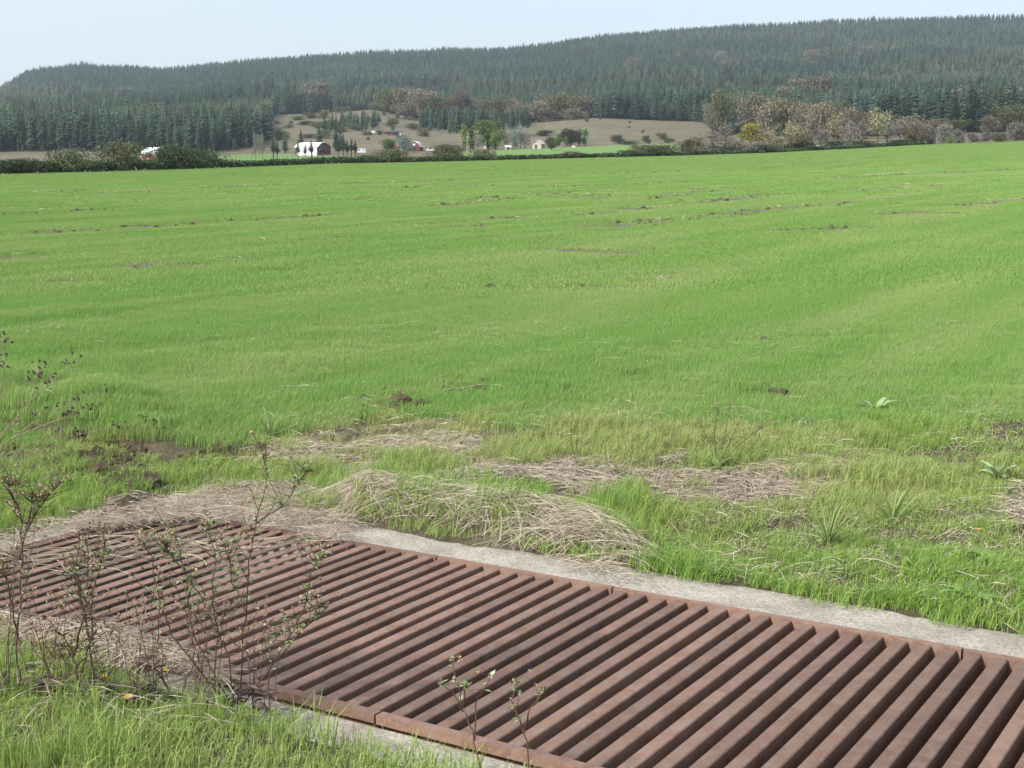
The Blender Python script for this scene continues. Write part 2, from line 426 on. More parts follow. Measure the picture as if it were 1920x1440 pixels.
def scatter(name, protos, P, rotz, scl, sclz, pick, tint, mats, label, cat=None):
    """protos: list of (V, quads, tris, var, matindex or None)"""
    Vs = []; Q = []; T = []; var = []; kid = []; mi = []; off = 0; tmi = []
    for k, (V, q, t, va, mk) in enumerate(protos):
        Vs.append(V); Q.append(np.asarray(q, int).reshape(-1, 4) + off); T.append(np.asarray(t, int).reshape(-1, 3) + off)
        var.append(va); kid.append(np.full(len(V), k)); off += len(V)
        mi.append(np.zeros(len(Q[-1]), int) if mk is None else np.asarray(mk[0])); tmi.append(np.zeros(len(T[-1]), int) if mk is None else np.asarray(mk[1]))
    n0 = off; n = len(P)
    V = np.concatenate(Vs + [P]); z0 = np.zeros(n0)
    at = {'var': ('FLOAT', np.concatenate(var + [np.zeros(n)])), 'kindid': ('INT', np.concatenate(kid + [np.full(n, -1)])),
          'pick': ('INT', np.concatenate([z0, pick])), 'rotz': ('FLOAT', np.concatenate([z0, rotz])), 'scl': ('FLOAT', np.concatenate([z0, scl])),
          'sclz': ('FLOAT', np.concatenate([z0, sclz])), 'tint': ('FLOAT', np.concatenate([z0, tint]))}
    me = mesh_np(name, V, [np.concatenate(Q), np.concatenate(T)], None, at)
    for m in mats: me.materials.append(MAT[m])
    if len(mats) > 1:
        me.polygons.foreach_set('material_index', np.concatenate([np.concatenate(mi), np.concatenate(tmi)]).astype(np.int32))
    o = link(name, me); md = o.modifiers.new('scatter', 'NODES'); md.node_group = gn_group(len(protos))
    return tag(o, label, cat, kind='stuff')

# ------------------------------------------------------------------ grate frame of reference
A0 = on_plane(665, 1018); A1 = on_plane(1890, 1233.3)
GA = (A1 - A0)[:2]; PITCHB = np.linalg.norm(GA) / 33; GA = GA / np.linalg.norm(GA)
GB = np.array([GA[1], -GA[0]])                       # from the far rail towards the near rail
if GB[1] > 0: GB = -GB
NI = on_plane(493, 1278); LB = float(np.dot((NI - A0)[:2], GB))
def g2w(al, be, z=0.0): return np.array([A0[0] + GA[0] * al + GB[0] * be, A0[1] + GA[1] * al + GB[1] * be, z])
def w2g(X, Y):
    dx = X - A0[0]; dy = Y - A0[1]
    return dx * GA[0] + dy * GA[1], dx * GB[0] + dy * GB[1]
GROT = math.atan2(GA[1], GA[0])
print('pitch', PITCHB, 'bar length', LB, 'rot', math.degrees(GROT))
AL0 = -14.6 * PITCHB; AL1 = 58.4 * PITCHB            # pit extent along the grate
CF = 0.30; CN = 0.26; RF = 0.030; RN = 0.038         # far and near concrete widths, rail widths

# ------------------------------------------------------------------ setting: ground sheets
def vert_z(X, Y):
    """verge surface: terrain plus turf lumps, dipping to the concrete"""
    al, be = w2g(X, Y)
    z = terrain(X, Y)
    dfar = -be - CF - RF; dnear = be - LB - RN - CN; dl = AL0 - 0.25 - al; dr = al - AL1 - 0.2
    d = np.maximum(np.maximum(dfar, dnear), np.maximum(dl, dr))
    k = np.clip(d / 0.5, 0, 1)
    z = z + k * (0.10 * (fbm(X * 1.1, Y * 1.1, 3, 3) - 0.42) + 0.05 * (fbm(X * 5, Y * 5, 9, 3) - 0.5)) + 0.012
    u, v = pix(np.stack([X, Y, z], -1))
    # overhanging turf mound beyond the concrete, and the dug bank on the left
    m = np.exp(-((dfar - 0.22) / 0.17) ** 2) * np.clip((u - 620) / 60, 0, 1) * np.clip((1260 - u) / 160, 0, 1)
    z = z + 0.11 * m * (0.7 + 0.6 * vnoise(X * 4, Y * 4, 21))
    bank = np.clip((dfar - 0.55) / 0.25, 0, 1) * np.clip((430 - u) / 180, 0, 1) * np.clip((2.4 - dfar) / 1.0, 0, 1)
    z = z + 0.16 * bank * (0.6 + 0.8 * vnoise(X * 3.3, Y * 3.3, 8))
    z = z + 0.05 * np.clip(dnear / 0.3, 0, 1)
    return z
st = 0.06
als = np.arange(-9.5, 10.5, st); bes = np.arange(-7.0, 6.5, st)
# snap the grid lines to the edge of the concrete
E0, E1, B0, B1 = AL0 - 0.2, AL1 + 0.15, -(CF + RF), LB + RN + CN
for arr, es in ((als, (E0, E1)), (bes, (B0, B1))):
    for e in es: arr[np.argmin(abs(arr - e))] = e
AA, BB = np.meshgrid(als, bes, indexing='ij')
X = A0[0] + GA[0] * AA + GB[0] * BB; Y = A0[1] + GA[1] * AA + GB[1] * BB
Z = vert_z(X, Y)
inside = (AA > E0 - 1e-6) & (AA < E1 + 1e-6) & (BB > B0 - 1e-6) & (BB < B1 + 1e-6)
edge = inside & ~((AA > E0 + 1e-6) & (AA < E1 - 1e-6) & (BB > B0 + 1e-6) & (BB < B1 - 1e-6))
Z = np.where(edge, -0.022, Z)
jit = np.where(edge, 0.012 + 0.075 * vnoise(X * 3.1, Y * 3.1, 14) ** 1.5 + 0.03 * vnoise(X * 11, Y * 11, 15), 0)
sgn = np.where(BB < 0.2, 1.0, -1.0); X = X + GB[0] * jit * sgn; Y = Y + GB[1] * jit * sgn
na_, nb_ = AA.shape; I = np.arange(na_ * nb_).reshape(na_, nb_)
Qd = np.stack([I[:-1, :-1], I[1:, :-1], I[1:, 1:], I[:-1, 1:]], -1).reshape(-1, 4)
cin = ((AA[:-1, :-1] > E0 - 1e-6) & (AA[1:, 1:] < E1 + 1e-6) & (BB[:-1, :-1] > B0 - 1e-6) & (BB[1:, 1:] < B1 + 1e-6)).ravel()
verge = link('verge', mesh_np('verge', np.stack([X, Y, Z], -1).reshape(-1, 3), Qd[~cin][:, ::-1], 'thatch', smooth=True))
tag(verge, 'rough grassy verge of thatch and soil around the steel grate', 'ground', kind='structure')

# bare soil streaks of the drilled field, traced from the photograph: (u0,v0,u1,v1,half width m)
STREAKS = [(60,438,560,408,.22),(560,408,640,402,.15),(0,404,190,394,.2),(30,362,150,357,.3),(170,363,470,350,.25),(410,352,590,345,.3),
 (0,487,60,482,.25),(235,502,350,500,.16),(430,488,520,482,.15),(500,511,560,508,.1),(0,536,150,528,.12),(90,530,230,528,.1),
 (640,375,790,371,.3),(700,353,1000,347,.35),(820,387,960,372,.2),(880,372,1100,360,.25),(1000,352,1280,342,.3),(1060,372,1150,365,.25),
 (1080,405,1280,385,.16),(1130,425,1320,408,.3),(1280,412,1480,388,.28),(1310,380,1450,366,.3),(1200,375,1330,360,.2),(1480,390,1720,368,.22),
 (1290,355,1450,350,.3),(1560,362,1760,348,.3),(1670,402,1740,400,.3),(1780,388,1920,374,.2),(1500,338,1760,325,.35),(1640,330,1920,318,.4),
 (1000,330,1280,322,.4),(640,345,860,338,.4),(1450,433,1610,428,.18),(1040,470,1190,476,.14),(920,412,985,408,.14),(780,430,900,424,.14),
 (240,498,300,496,.1),(0,652,140,662,.07),(1400,640,1660,632,.10),(840,545,1200,540,.09),(700,778,800,765,.05),(840,748,900,742,.06),
 (1420,735,1510,752,.05),(1050,745,1160,770,.04),(1100,540,1260,520,.07),(500,455,640,448,.12),(1180,478,1220,470,.12)]
STW = []
for (u0, v0, u1, v1, hw) in STREAKS:
    a = hit(u0, v0); b = hit(u1, v1); STW.append((a[:2], b[:2], hw * (3.4 if v0 < 480 else 2.4 if v0 < 600 else 1.4)))
rdir = np.array([GB[0], GB[1]]) * -1                       # drill rows run with the grate bars
def bare(X, Y):
    """0..1 bare soil amount"""
    X = np.asarray(X, float); Y = np.asarray(Y, float); out = np.zeros(X.shape)
    for a, b, hw in STW:
        d = b - a; L2 = float(d @ d); t = np.clip(((X - a[0]) * d[0] + (Y - a[1]) * d[1]) / L2, 0, 1)
        dist = np.hypot(X - a[0] - t * d[0], Y - a[1] - t * d[1])
        out = np.maximum(out, np.clip(1.6 - dist / hw, 0, 1))
    p = X * rdir[0] + Y * rdir[1]; q = X * rdir[1] - Y * rdir[0]
    n = fbm(p / 16, q / 0.9, 33, 3)
    out = np.maximum(out, np.clip((n - 0.575) * 6, 0, .7) * np.clip((Y - 16) / 18, 0, 1))
    return out * (0.45 + 0.9 * vnoise(X * 2.1, Y * 2.1, 12))
# field sheet: polar grid from the verge to the hedge
ss = np.linspace(-0.62, 0.62, 520); tt = np.linspace(0, 1, 420)
SS, TT = np.meshgrid(ss, tt, indexing='ij'); YB = yb_of(np.clip(ufs(SS), -800, 2700)) + 1.5
YY = 4.0 * (YB / 4.0) ** TT
XX = SS * YY
ZZ = terrain(XX, YY)
al, be = w2g(XX, YY)
dd = np.maximum(np.maximum(-9.5 - al, al - 10.5), np.maximum(-7.0 - be, be - 6.5))    # outside the verge sheet
ZZ = ZZ - 0.30 * np.clip(1 - (dd + 0.6) / 0.6, 0, 1)
ZZ = ZZ + np.clip(dd + .6, 0, 1) * 0.04 * (fbm(XX * .8, YY * .8, 2, 3) - 0.5)
I = np.arange(SS.size).reshape(SS.shape)
Qd = np.stack([I[:-1, :-1], I[1:, :-1], I[1:, 1:], I[:-1, 1:]], -1).reshape(-1, 4)
keep = (YY[:-1, :-1].ravel() > 3) & ~((np.abs(al[:-1, :-1].ravel()) < 8.5) & (be[:-1, :-1].ravel() > -6) & (be[:-1, :-1].ravel() < 6))
fld = link('field', mesh_np('field', np.stack([XX, YY, ZZ], -1).reshape(-1, 3), Qd[keep], 'field', {'bare': ('FLOAT', np.clip(bare(XX, YY), 0, 1).ravel())}, smooth=True))
tag(fld, 'wide drilled field of young grass rising to the hedge', 'field', kind='structure')
# ground behind and beside the camera
gb = MB()
N = 60; xs = np.linspace(-80, 80, N); ys = np.linspace(-60, 8, 40)
GX, GY = np.meshgrid(xs, ys, indexing='ij'); GZ = np.full(GX.shape, -0.02) + 0.05 * (fbm(GX / 3, GY / 3, 6, 3) - .5)
a_, b_ = w2g(GX, GY); I = np.arange(GX.size).reshape(GX.shape)
Qd = np.stack([I[:-1, :-1], I[1:, :-1], I[1:, 1:], I[:-1, 1:]], -1).reshape(-1, 4)
ca = a_[:-1, :-1].ravel(); cb = b_[:-1, :-1].ravel()
outk = ~((np.abs(ca) < 6.5) & (cb > -4.5) & (cb < 4.2))
GZ = np.where((np.abs(a_) < 10) & (b_ > -7.2) & (b_ < 6.6), -0.28, GZ)
bk = link('ground', mesh_np('ground', np.stack([GX, GY, GZ], -1).reshape(-1, 3), Qd[outk], 'thatch', smooth=True))
tag(bk, 'grassy ground beside the grate', 'ground', kind='structure')

# hills sheet
def forest_edge(u):
    return np.interp(u, [-800, 0, 100, 200, 300, 400, 470, 505, 520, 640, 690, 705, 740, 790, 1000, 1100, 1130, 1200, 1290, 1320, 1345, 1500, 1700, 1920, 2700],
                        [690, 690, 690, 685, 690, 670, 690, 760, 1120, 1130, 1190, 1130, 1060, 1010, 990, 960, 915, 915, 930, 890, 740, 660, 650, 660, 700])
def meadow_row(u):
    return np.interp(u, [380, 410, 530, 640, 700, 720, 840, 920, 1000, 1100, 1150, 1250, 1300, 1340], [330, 293, 288.5, 293, 297, 330, 288, 283, 277.5, 276.5, 273, 270.5, 276, 330])
ss = np.linspace(-0.62, 0.62, 520)
tt = np.linspace(0, 1, 300)
SS, TT = np.meshgrid(ss, tt, indexing='ij'); UU = np.clip(ufs(SS), -800, 2700); YB = yb_of(UU) - 2.0
YY = YB * (4500 / YB) ** TT; XX = SS * YY
ZZ = terrain(XX, YY); ZZ[:, 0] -= 1.2; ZZ = ZZ - 0.02
RV = row(ZZ, YY)
mead = ((RV > meadow_row(UU) - 0.6) & (YY < 760)).astype(float)
wood = np.clip((YY - forest_edge(UU)) / 25, 0, 1)
I = np.arange(SS.size).reshape(SS.shape)
Qd = np.stack([I[:-1, :-1], I[1:, :-1], I[1:, 1:], I[:-1, 1:]], -1).reshape(-1, 4)
hl = link('hills', mesh_np('hills', np.stack([XX, YY, ZZ], -1).reshape(-1, 3), Qd, 'hill', {'meadow': ('FLOAT', mead.ravel()), 'wood': ('FLOAT', wood.ravel())}, smooth=True))
tag(hl, 'meadows, dry clearings and wooded hills beyond the field', 'hills', kind='structure')


# ------------------------------------------------------------------ concrete pit
def slab(name, al0, al1, be0, be1, ztop, zbot, label):
    n = max(2, int((al1 - al0) / 0.05)); m = 6
    A, B = np.meshgrid(np.linspace(al0, al1, n), np.linspace(be0, be1, m), indexing='ij')
    Xw = A0[0] + GA[0] * A + GB[0] * B; Yw = A0[1] + GA[1] * A + GB[1] * B
    Zt = ztop - 0.005 * vnoise(A * 6, B * 6, 3) - 0.004 * (vnoise(A * 21, B * 21, 5) > 0.72)
    V = [np.stack([Xw, Yw, Zt], -1).reshape(-1, 3)]
    I = np.arange(n * m).reshape(n, m)
    q = [np.stack([I[:-1, :-1], I[:-1, 1:], I[1:, 1:], I[1:, :-1]], -1).reshape(-1, 4)]
    ring = np.concatenate([I[:, 0], I[-1, 1:], I[-2::-1, -1], I[0, -2:0:-1]])
    Vb = V[0][ring].copy(); Vb[:, 2] = zbot; V.append(Vb); k = n * m + np.arange(len(ring)); r2 = np.roll(ring, -1); k2 = np.roll(k, -1)
    q.append(np.stack([ring, k, k2, r2], -1))
    o = link(name, mesh_np(name, np.concatenate(V), [np.concatenate(q)], 'concrete'))
    return o
kerb = thing('grate_kerb', 'weathered concrete kerb framing the rusty grate pit', 'kerb')
for nm, a in (('far_wall', (AL0 - .2, AL1 + .15, -(RF + CF), -RF - .004, -0.004, -1.1)), ('near_wall', (AL0 - .2, AL1 + .15, LB + RN + .004, LB + RN + CN, -0.034, -1.1)),
              ('end_wall', (AL0 - .2, AL0 - .004, -RF - .003, LB + RN + .003, -0.006, -1.1)), ('end_wall', (AL1 + .004, AL1 + .15, -RF - .003, LB + RN + .003, -0.006, -1.1))):
    slab(nm, *a, '').parent = kerb
pf = MB(); c = g2w((AL0 + AL1) / 2, LB / 2, -0.98); pf.box((0, 0, 0), (AL1 - AL0 + .3, LB + .5, 0.06))
pit = tag(link('pit_floor', pf.mesh('pit_floor', 'soil'), None, c, GROT), 'dark earth floor below the grate', 'pit floor', kind='structure')
# ------------------------------------------------------------------ rusty grate panels
BW = 0.55 * PITCHB
def bar_mesh(y0, y1, depth, wd=BW):
    c = min(0.0035, depth * .4); h = wd
    prof = [(-h, -depth), (0, -depth), (0, -c), (-c, 0), (-h + c, 0), (-h, -c)]
    return MB().prism(prof, y0, y1).mesh('bar', 'rust')
SEAMS = {}
for u, v in ((723, 1113), (785, 1128), (875, 1130), (662, 1207), (1622, 1268), (1105, 1180), (1330, 1290), (960, 1210)):
    p = on_plane(u, v); a_, b_ = w2g(p[0], p[1]); SEAMS[int(math.ceil(a_ / PITCHB))] = -b_
full = bar_mesh(-LB + .001, -.001, 0.10); thin = bar_mesh(-LB + .001, -.001, 0.0065); edgeb = bar_mesh(-LB + .001, -.001, 0.02)
def joint_mesh(x0, x1, y0, y1, z0, z1): return MB().box(((x0 + x1) / 2, (y0 + y1) / 2, (z0 + z1) / 2), (x1 - x0, y1 - y0, z1 - z0)).mesh('rail', 'rust')
def panel(n0, n1, kind, label, dz=0.0, tilt=0.0):
    x0 = (n0 - 1) * PITCHB + (PITCHB - BW) * 0.5; x1 = n1 * PITCHB + (PITCHB - BW) * 0.45
    t = thing('grate_panel', label, 'grate', g2w(0, 0, 0.0 + dz), GROT, 'rusty steel grate panels over the pit')
    t.rotation_euler = (tilt, 0, GROT)
    for n in range(n0, n1 + 1):
        jx = n * PITCHB + random.uniform(-.0015, .0015); jz = -0.003 + random.uniform(-.0015, .001)
        if kind == 'thin': ms = [thin]
        elif n == 5: ms = [edgeb]
        elif n in SEAMS and -LB + .1 < SEAMS[n] < -.1:
            y = SEAMS[n]; ms = [bar_mesh(-LB + .001, y - .001, 0.10), bar_mesh(y + .001, -.001, 0.10)]
        else: ms = [full]
        for i, me in enumerate(ms):
            o = link('bar', me, t, (jx, 0, jz - (0.0022 * i))); o.rotation_euler = (0, random.uniform(-.006, .006), random.uniform(-.0006, .0006))
    dp = 0.035 if kind == 'thin' else 0.10
    link('rail', joint_mesh(x0 + .003, x1 - .003, 0, RF, -dp, 0), t); link('rail', joint_mesh(x0 + .003, x1 - .003, -LB - RN, -LB, -0.028, 0.002), t)
    if kind != 'thin': link('rail_web', joint_mesh(x0 + .006, x1 - .006, -LB - .012, -LB - .002, -0.10, -0.029), t)
    return t
panel(-14, -1, 'thin', 'farthest rusty grate panel with thin bars and open black gaps, half under straw', -0.004)
panel(0, 5, 'full', 'narrow rusty grate panel of six bars where the concrete kerb first shows', 0.0)
panel(6, 15, 'full', 'ten-bar rusty grate panel right of the wide dark joint', 0.001)
panel(16, 31, 'full', 'broad rusty grate panel in the middle foreground beside the concrete', 0.0)
panel(32, 58, 'full', 'nearest rusty grate panel at the lower right corner', -0.002)

# ------------------------------------------------------------------ grass
def blade_patch(n, R, h0, h1, wd, lean, bias, seed, square=True, curl=0.5):
    r = np.random.default_rng(seed)
    P = r.uniform(-R, R, (n, 2)); az = r.uniform(0, 2 * pi, n); h = r.uniform(h0, h1, n); le = r.uniform(0.1, 1, n) * lean * h
    d = np.stack([np.cos(az), np.sin(az)], -1) * le[:, None] + np.array(bias) * h[:, None]
    fa = r.uniform(0, 2 * pi, n); s = np.stack([np.cos(fa), np.sin(fa)], -1) * (wd * r.uniform(.6, 1.2, n))[:, None] / 2
    z0 = np.full(n, -0.015)
    V = np.zeros((n, 5, 3))
    V[:, 0, :2] = P - s; V[:, 1, :2] = P + s; V[:, 0, 2] = V[:, 1, 2] = z0
    m = P + d * (1 - curl) * 0.5
    V[:, 2, :2] = m + s * .85; V[:, 3, :2] = m - s * .85; V[:, 2, 2] = V[:, 3, 2] = h * 0.58
    V[:, 4, :2] = P + d; V[:, 4, 2] = h * np.clip(1 - (np.linalg.norm(d, axis=1) / h) ** 2 * 0.35, .35, 1)
    b = np.arange(n)[:, None] * 5
    return V.reshape(-1, 3), b + np.array([[0, 1, 2, 3]]), b + np.array([[3, 2, 4]]), np.repeat(np.clip(r.normal(.5, .25, n), 0, 1), 5), None
def field_edge(u):
    return np.interp(u, [-600, 0, 250, 450, 650, 800, 1000, 1300, 1600, 1920, 2600], [880, 862, 815, 838, 795, 772, 790, 812, 800, 790, 780])
STRAWP = {
 'a': [(-200,1050),(0,1012),(130,972),(320,938),(480,925),(700,945),(650,1015),(480,985),(180,998),(0,1052),(-200,1085)],
 'b': [(640,935),(700,938),(850,958),(1060,978),(1250,1068),(1140,1066),(960,1020),(800,990),(680,978)],
 'c': [(620,880),(850,838),(960,850),(1100,880),(1300,890),(1480,880),(1620,870),(1560,930),(1420,950),(1250,945),(1100,930),(930,915),(850,905),(640,900)],
 'd': [(430,862),(560,842),(760,830),(900,835),(860,865),(600,880)],
 'e': [(-100,1168),(100,1180),(300,1235),(430,1268),(420,1290),(250,1245),(0,1195),(-100,1190)],
 'f': [(1870,915),(2000,890),(2050,1010),(1900,1000),(1850,950)],
}
def straw_amt(u, v):
    w_ = np.zeros(np.shape(u))
    for k, p in STRAWP.items(): w_ = np.maximum(w_, inpoly(u, v, p) * 1.0)
    return w_
def jgrid(x0, x1, y0, y1, sp_, seed):
    r = np.random.default_rng(seed)
    gx, gy = np.meshgrid(np.arange(x0, x1, sp_), np.arange(y0, y1, sp_), indexing='ij')
    return gx.ravel() + r.uniform(-.5, .5, gx.size) * sp_, gy.ravel() + r.uniform(-.5, .5, gx.size) * sp_
def lane(X, Y, seed=40):
    p = X * rdir[0] + Y * rdir[1]; q = X * rdir[1] - Y * rdir[0]
    return fbm(p / 6, q / 0.55, seed, 3), fbm(X / 2.3, Y / 2.3, seed + 3, 3)
wind = (0.28, -0.05)
# near verge grass
protos = [blade_patch(150, .10, .015, .045, .0028, .9, wind, 1), blade_patch(150, .10, .02, .06, .0028, 1.1, wind, 2), blade_patch(110, .10, .03, .085, .0030, 1.3, wind, 3),
          blade_patch(110, .08, .06, .17, .0036, .8, (.1, 0), 4)]
gx, gy = jgrid(-4.5, 6.0, 2.4, 11.5, 0.075, 11)
gz = vert_z(gx, gy); u, v = pix(np.stack([gx, gy, gz], -1)); al, be = w2g(gx, gy)
off = 0.05 * vnoise(gx * 4, gy * 4, 60) 
outside = (be < -(RF + CF) + off) | (be > LB + RN + CN - off) | (al < AL0 - .2) | (al > AL1 + .15)
sa = straw_amt(u, v); n1 = fbm(gx * 1.6, gy * 1.6, 71, 4); n2 = fbm(gx * .7, gy * .7, 72, 3)
prob = np.clip(0.60 + 2.6 * (n1 - 0.48), 0.2, 1) * np.where(sa > 0, np.where(inpoly(u, v, STRAWP['b']), .45, np.where(n1 > .52, .55, .08)), 1)
right = (u > 1230) & (v > 930); prob = np.where(right & (sa == 0), np.clip(prob + .22, 0, 1), prob)
near_l = (be > LB + RN + CN - .06); prob = np.where(near_l, np.clip(.62 + 2.0 * (n1 - .5), .12, 1), prob)
isf = v < field_edge(u) + 46 * (fbm(gx * 2.2, gy * 2.2, 5, 3) - .5)
dig = inpoly(u, v, [(-60,872),(120,842),(300,822),(420,845),(330,905),(300,935),(250,990),(170,965),(60,950),(-60,990)]) & (n1 < .58) ; prob = np.where(dig, prob * .5, prob)
k = outside & ~isf & (rng.random(gx.size) < prob) & (u > -500) & (u < 2400) & (v < 1650)
pick = np.where(near_l & (rng.random(gx.size) < .55), 3, rng.integers(0, 3, gx.size))
tint = np.clip(0.28 + 2.2 * (n2 - .46) + rng.normal(0, .12, gx.size), 0, 1); tint = np.where(near_l, tint * .6, tint)
m = k; scatter('verge_grass', protos, np.stack([gx, gy, gz], -1)[m], rng.uniform(0, .6, m.sum()), rng.uniform(.8, 1.25, m.sum()), rng.uniform(.6, 1.2, m.sum()) * (0.45 + .75 * n1[m]) * np.where(near_l[m], 1.15, np.where(right[m], .72, .9)), pick[m], tint[m],
    ['grass_verge'], 'short yellow-green grass growing patchily on the verge', 'grass')
# field grass, three ranges
def field_grass(name, protos, x_half, y0, y1, sp_, seed, label, near=False):
    gx, gy = jgrid(-x_half, x_half, y0, y1, sp_, seed)
    k = (np.abs(gx) < np.maximum(gy * 0.43 + 1.5, 0)) & (gy < yb_of(np.clip(ufs(gx / gy), -800, 2700)) - .4); gx = gx[k]; gy = gy[k]
    al, be = w2g(gx, gy); inv = (al > -9.4) & (al < 10.4) & (be > -6.9)
    gz = np.where(inv, vert_z(gx, gy), terrain(gx, gy)); u, v = pix(np.stack([gx, gy, gz], -1))
    isf = v < field_edge(u) + 46 * (fbm(gx * 2.2, gy * 2.2, 5, 3) - .5)
    L1, L2 = lane(gx, gy); b = bare(gx, gy)
    pr = np.clip(1.06 - 1.1 * b, 0.10, 1)
    k = isf & (be < -.6) & (np.random.default_rng(seed).random(gx.size) < pr)
    gx, gy, gz, L1, L2, b = (q[k] for q in (gx, gy, gz, L1, L2, b)); n = len(gx); r = np.random.default_rng(seed + 1)
    qq = gx * rdir[1] - gy * rdir[0]; rw = np.sin(qq * 2 * pi / 1.5 + 2.5 * vnoise(gx * .15, gy * .15, 61)) * (vnoise(gx / 5, gy / 5, 62) - .15)
    hh = (0.62 + .14 * rw + .66 * L1 + .3 * (L2 - .5)) * (1 - .55 * np.clip(b, 0, 1))
    tint = np.clip(0.33 - .26 * rw + 1.4 * (.5 - L1) + .55 * (L2 - .5) + r.normal(0, .10, n), 0, .9)
    return scatter(name, protos, np.stack([gx, gy, gz], -1), r.uniform(-.3, .3, n), np.full(n, 1.0), hh * r.uniform(.85, 1.15, n), r.integers(0, len(protos), n), tint, ['grass_field'], label, 'grass')
field_grass('field_grass', [blade_patch(250, .12, .025, .075, .0026, .6, wind, 20 + i) for i in range(4)], 9, 5.5, 18, .105, 31, 'upright bright green young grass at the near edge of the field')
field_grass('field_grass', [blade_patch(340, .34, .03, .078, .006, .55, wind, 30 + i) for i in range(4)], 24, 18, 50, .26, 32, 'bright green young grass across the middle of the field')
field_grass('field_grass', [blade_patch(300, .55, .035, .085, .014, .5, wind, 40 + i) for i in range(4)], 60, 50, 110, .5, 33, 'pale green young grass in the farther part of the field')
field_grass('field_grass', [blade_patch(300, 1.1, .04, .09, .03, .5, wind, 50 + i) for i in range(4)], 230, 110, 445, 1.1, 34, 'pale green young grass reaching up to the far hedge')

# ------------------------------------------------------------------ straw
def ribbons(P, D, Ln, lift, wd, r, segs=5, droop=None, base=None):
    """curved flat straws: P start, D unit 2-D heading, Ln length, lift arch height"""
    n = len(P); t = np.linspace(0, 1, segs + 1)
    kink = r.normal(0, .25, n); V = np.zeros((n, segs + 1, 2, 3))
    side = np.stack([-D[:, 1], D[:, 0]], -1)
    for i, ti in enumerate(t):
        c = P[:, :2] + D * (Ln * ti)[:, None] + side * (kink * Ln * ti * ti)[:, None]
        z = P[:, 2] + lift * 4 * ti * (1 - ti) + (droop * ti if droop is not None else 0)
        w_ = wd * (1 - .6 * ti)
        sv = side * (w_ / 2)[:, None]
        V[:, i, 0, :2] = c - sv; V[:, i, 1, :2] = c + sv; V[:, i, 0, 2] = z; V[:, i, 1, 2] = z + wd * .5 * r.normal(0, 1, n)
    b = np.arange(n)[:, None, None] * (segs + 1) * 2 + np.arange(segs)[None, :, None] * 2
    q = (b + np.array([0, 1, 3, 2])[None, None, :]).reshape(-1, 4)
    return V.reshape(-1, 3), q, np.repeat(np.clip(r.normal(.55, .25, n), 0, 1), (segs + 1) * 2)
def gz_all(X, Y):
    """surface height incl. grate and concrete"""
    al, be = w2g(X, Y); ins = (al > AL0 - .2) & (al < AL1 + .15) & (be > -(RF + CF)) & (be < LB + RN + CN)
    return np.where(ins, 0.004, vert_z(X, Y))
def straw_mat(name, poly, count, heading, spread, l0, l1, lift, label, z_up=.03, seed=0, wd=.0032, flip=.15):
    r = np.random.default_rng(100 + seed); us = [p[0] for p in poly]; vs = [p[1] for p in poly]; pts = []
    pl = [on_plane(a, b) for a, b in poly]; x0, x1 = min(p[0] for p in pl), max(p[0] for p in pl); y0, y1 = min(p[1] for p in pl), max(p[1] for p in pl)
    while sum(len(p) for p in pts) < count:
        x = r.uniform(x0, x1, 6000); y = r.uniform(y0, y1, 6000); u, v = pix(np.stack([x, y, np.zeros(6000)], -1))
        k = inpoly(u + 14 * (vnoise(x * 6, y * 6, 3) - .5), v + 30 * (vnoise(x * 5, y * 5, 4) - .5), poly) & (r.random(6000) < np.clip(.25 + 1.6 * (fbm(x * 2.2, y * 2.2, 50 + seed, 3) - .3), 0, 1))
        pts.append(np.stack([x[k], y[k]], -1))
    P = np.concatenate(pts)[:count]
    an = math.atan2(heading[1], heading[0]) + r.normal(0, spread, count) + (r.random(count) < flip) * r.uniform(-pi, pi, count)
    D = np.stack([np.cos(an), np.sin(an)], -1); Ln = r.uniform(l0, l1, count)
    C = P - D * (Ln * .5)[:, None]; E = P + D * (Ln * .5)[:, None]
    z0 = gz_all(C[:, 0], C[:, 1]); z1 = gz_all(E[:, 0], E[:, 1]); zm = gz_all(P[:, 0], P[:, 1])
    up = r.uniform(.003, z_up, count)
    li = np.maximum(r.uniform(.1, 1, count) * lift, zm - (z0 + z1) / 2 + .004)
    V, q, va = ribbons(np.concatenate([C, (z0 + up)[:, None]], 1), D, Ln, li, np.full(count, wd), r, droop=z1 - z0)
    return tag(link(name, mesh_np(name, V, q, 'straw', {'var': ('FLOAT', va)})), label, 'straw', kind='stuff')
SP = STRAWP
straw_mat('straw_mat', SP['a'], 6500, (-.8, -.55), .8, .04, .30, .03, 'pale flattened straw spilling over the far end of the grate', .04, 1, .0021)
straw_mat('straw_mat', SP['b'], 3200, (.93, -.30), .6, .06, .46, .055, 'long dry grass arching over the turf edge above the concrete', .05, 2, .0021)
straw_mat('straw_mat', SP['c'], 5200, (.9, .2), 1.2, .04, .30, .02, 'grey flattened straw patch between green turf and field', .02, 3, .0022)
straw_mat('straw_mat', SP['d'], 1500, (.9, .2), .7, .08, .30, .02, 'thin straw litter along the field edge left of centre', .025, 4)
straw_mat('straw_mat', SP['e'], 1700, (.8, .2), .7, .10, .34, .04, 'matted straw along the near left rim of the grate', .04, 5)
straw_mat('straw_mat', SP['f'], 500, (.8, .2), .8, .10, .34, .02, 'dry straw patch at the right edge of the verge', .03, 6)
straw_mat('straw_litter', [(500, 800), (1900, 790), (1920, 1100), (1500, 1110), (1250, 1040), (700, 930), (480, 900)], 1500, (.9, .2), 1.0, .06, .30, .03, 'scattered loose dry stalks over the green verge', .05, 7, .0026)
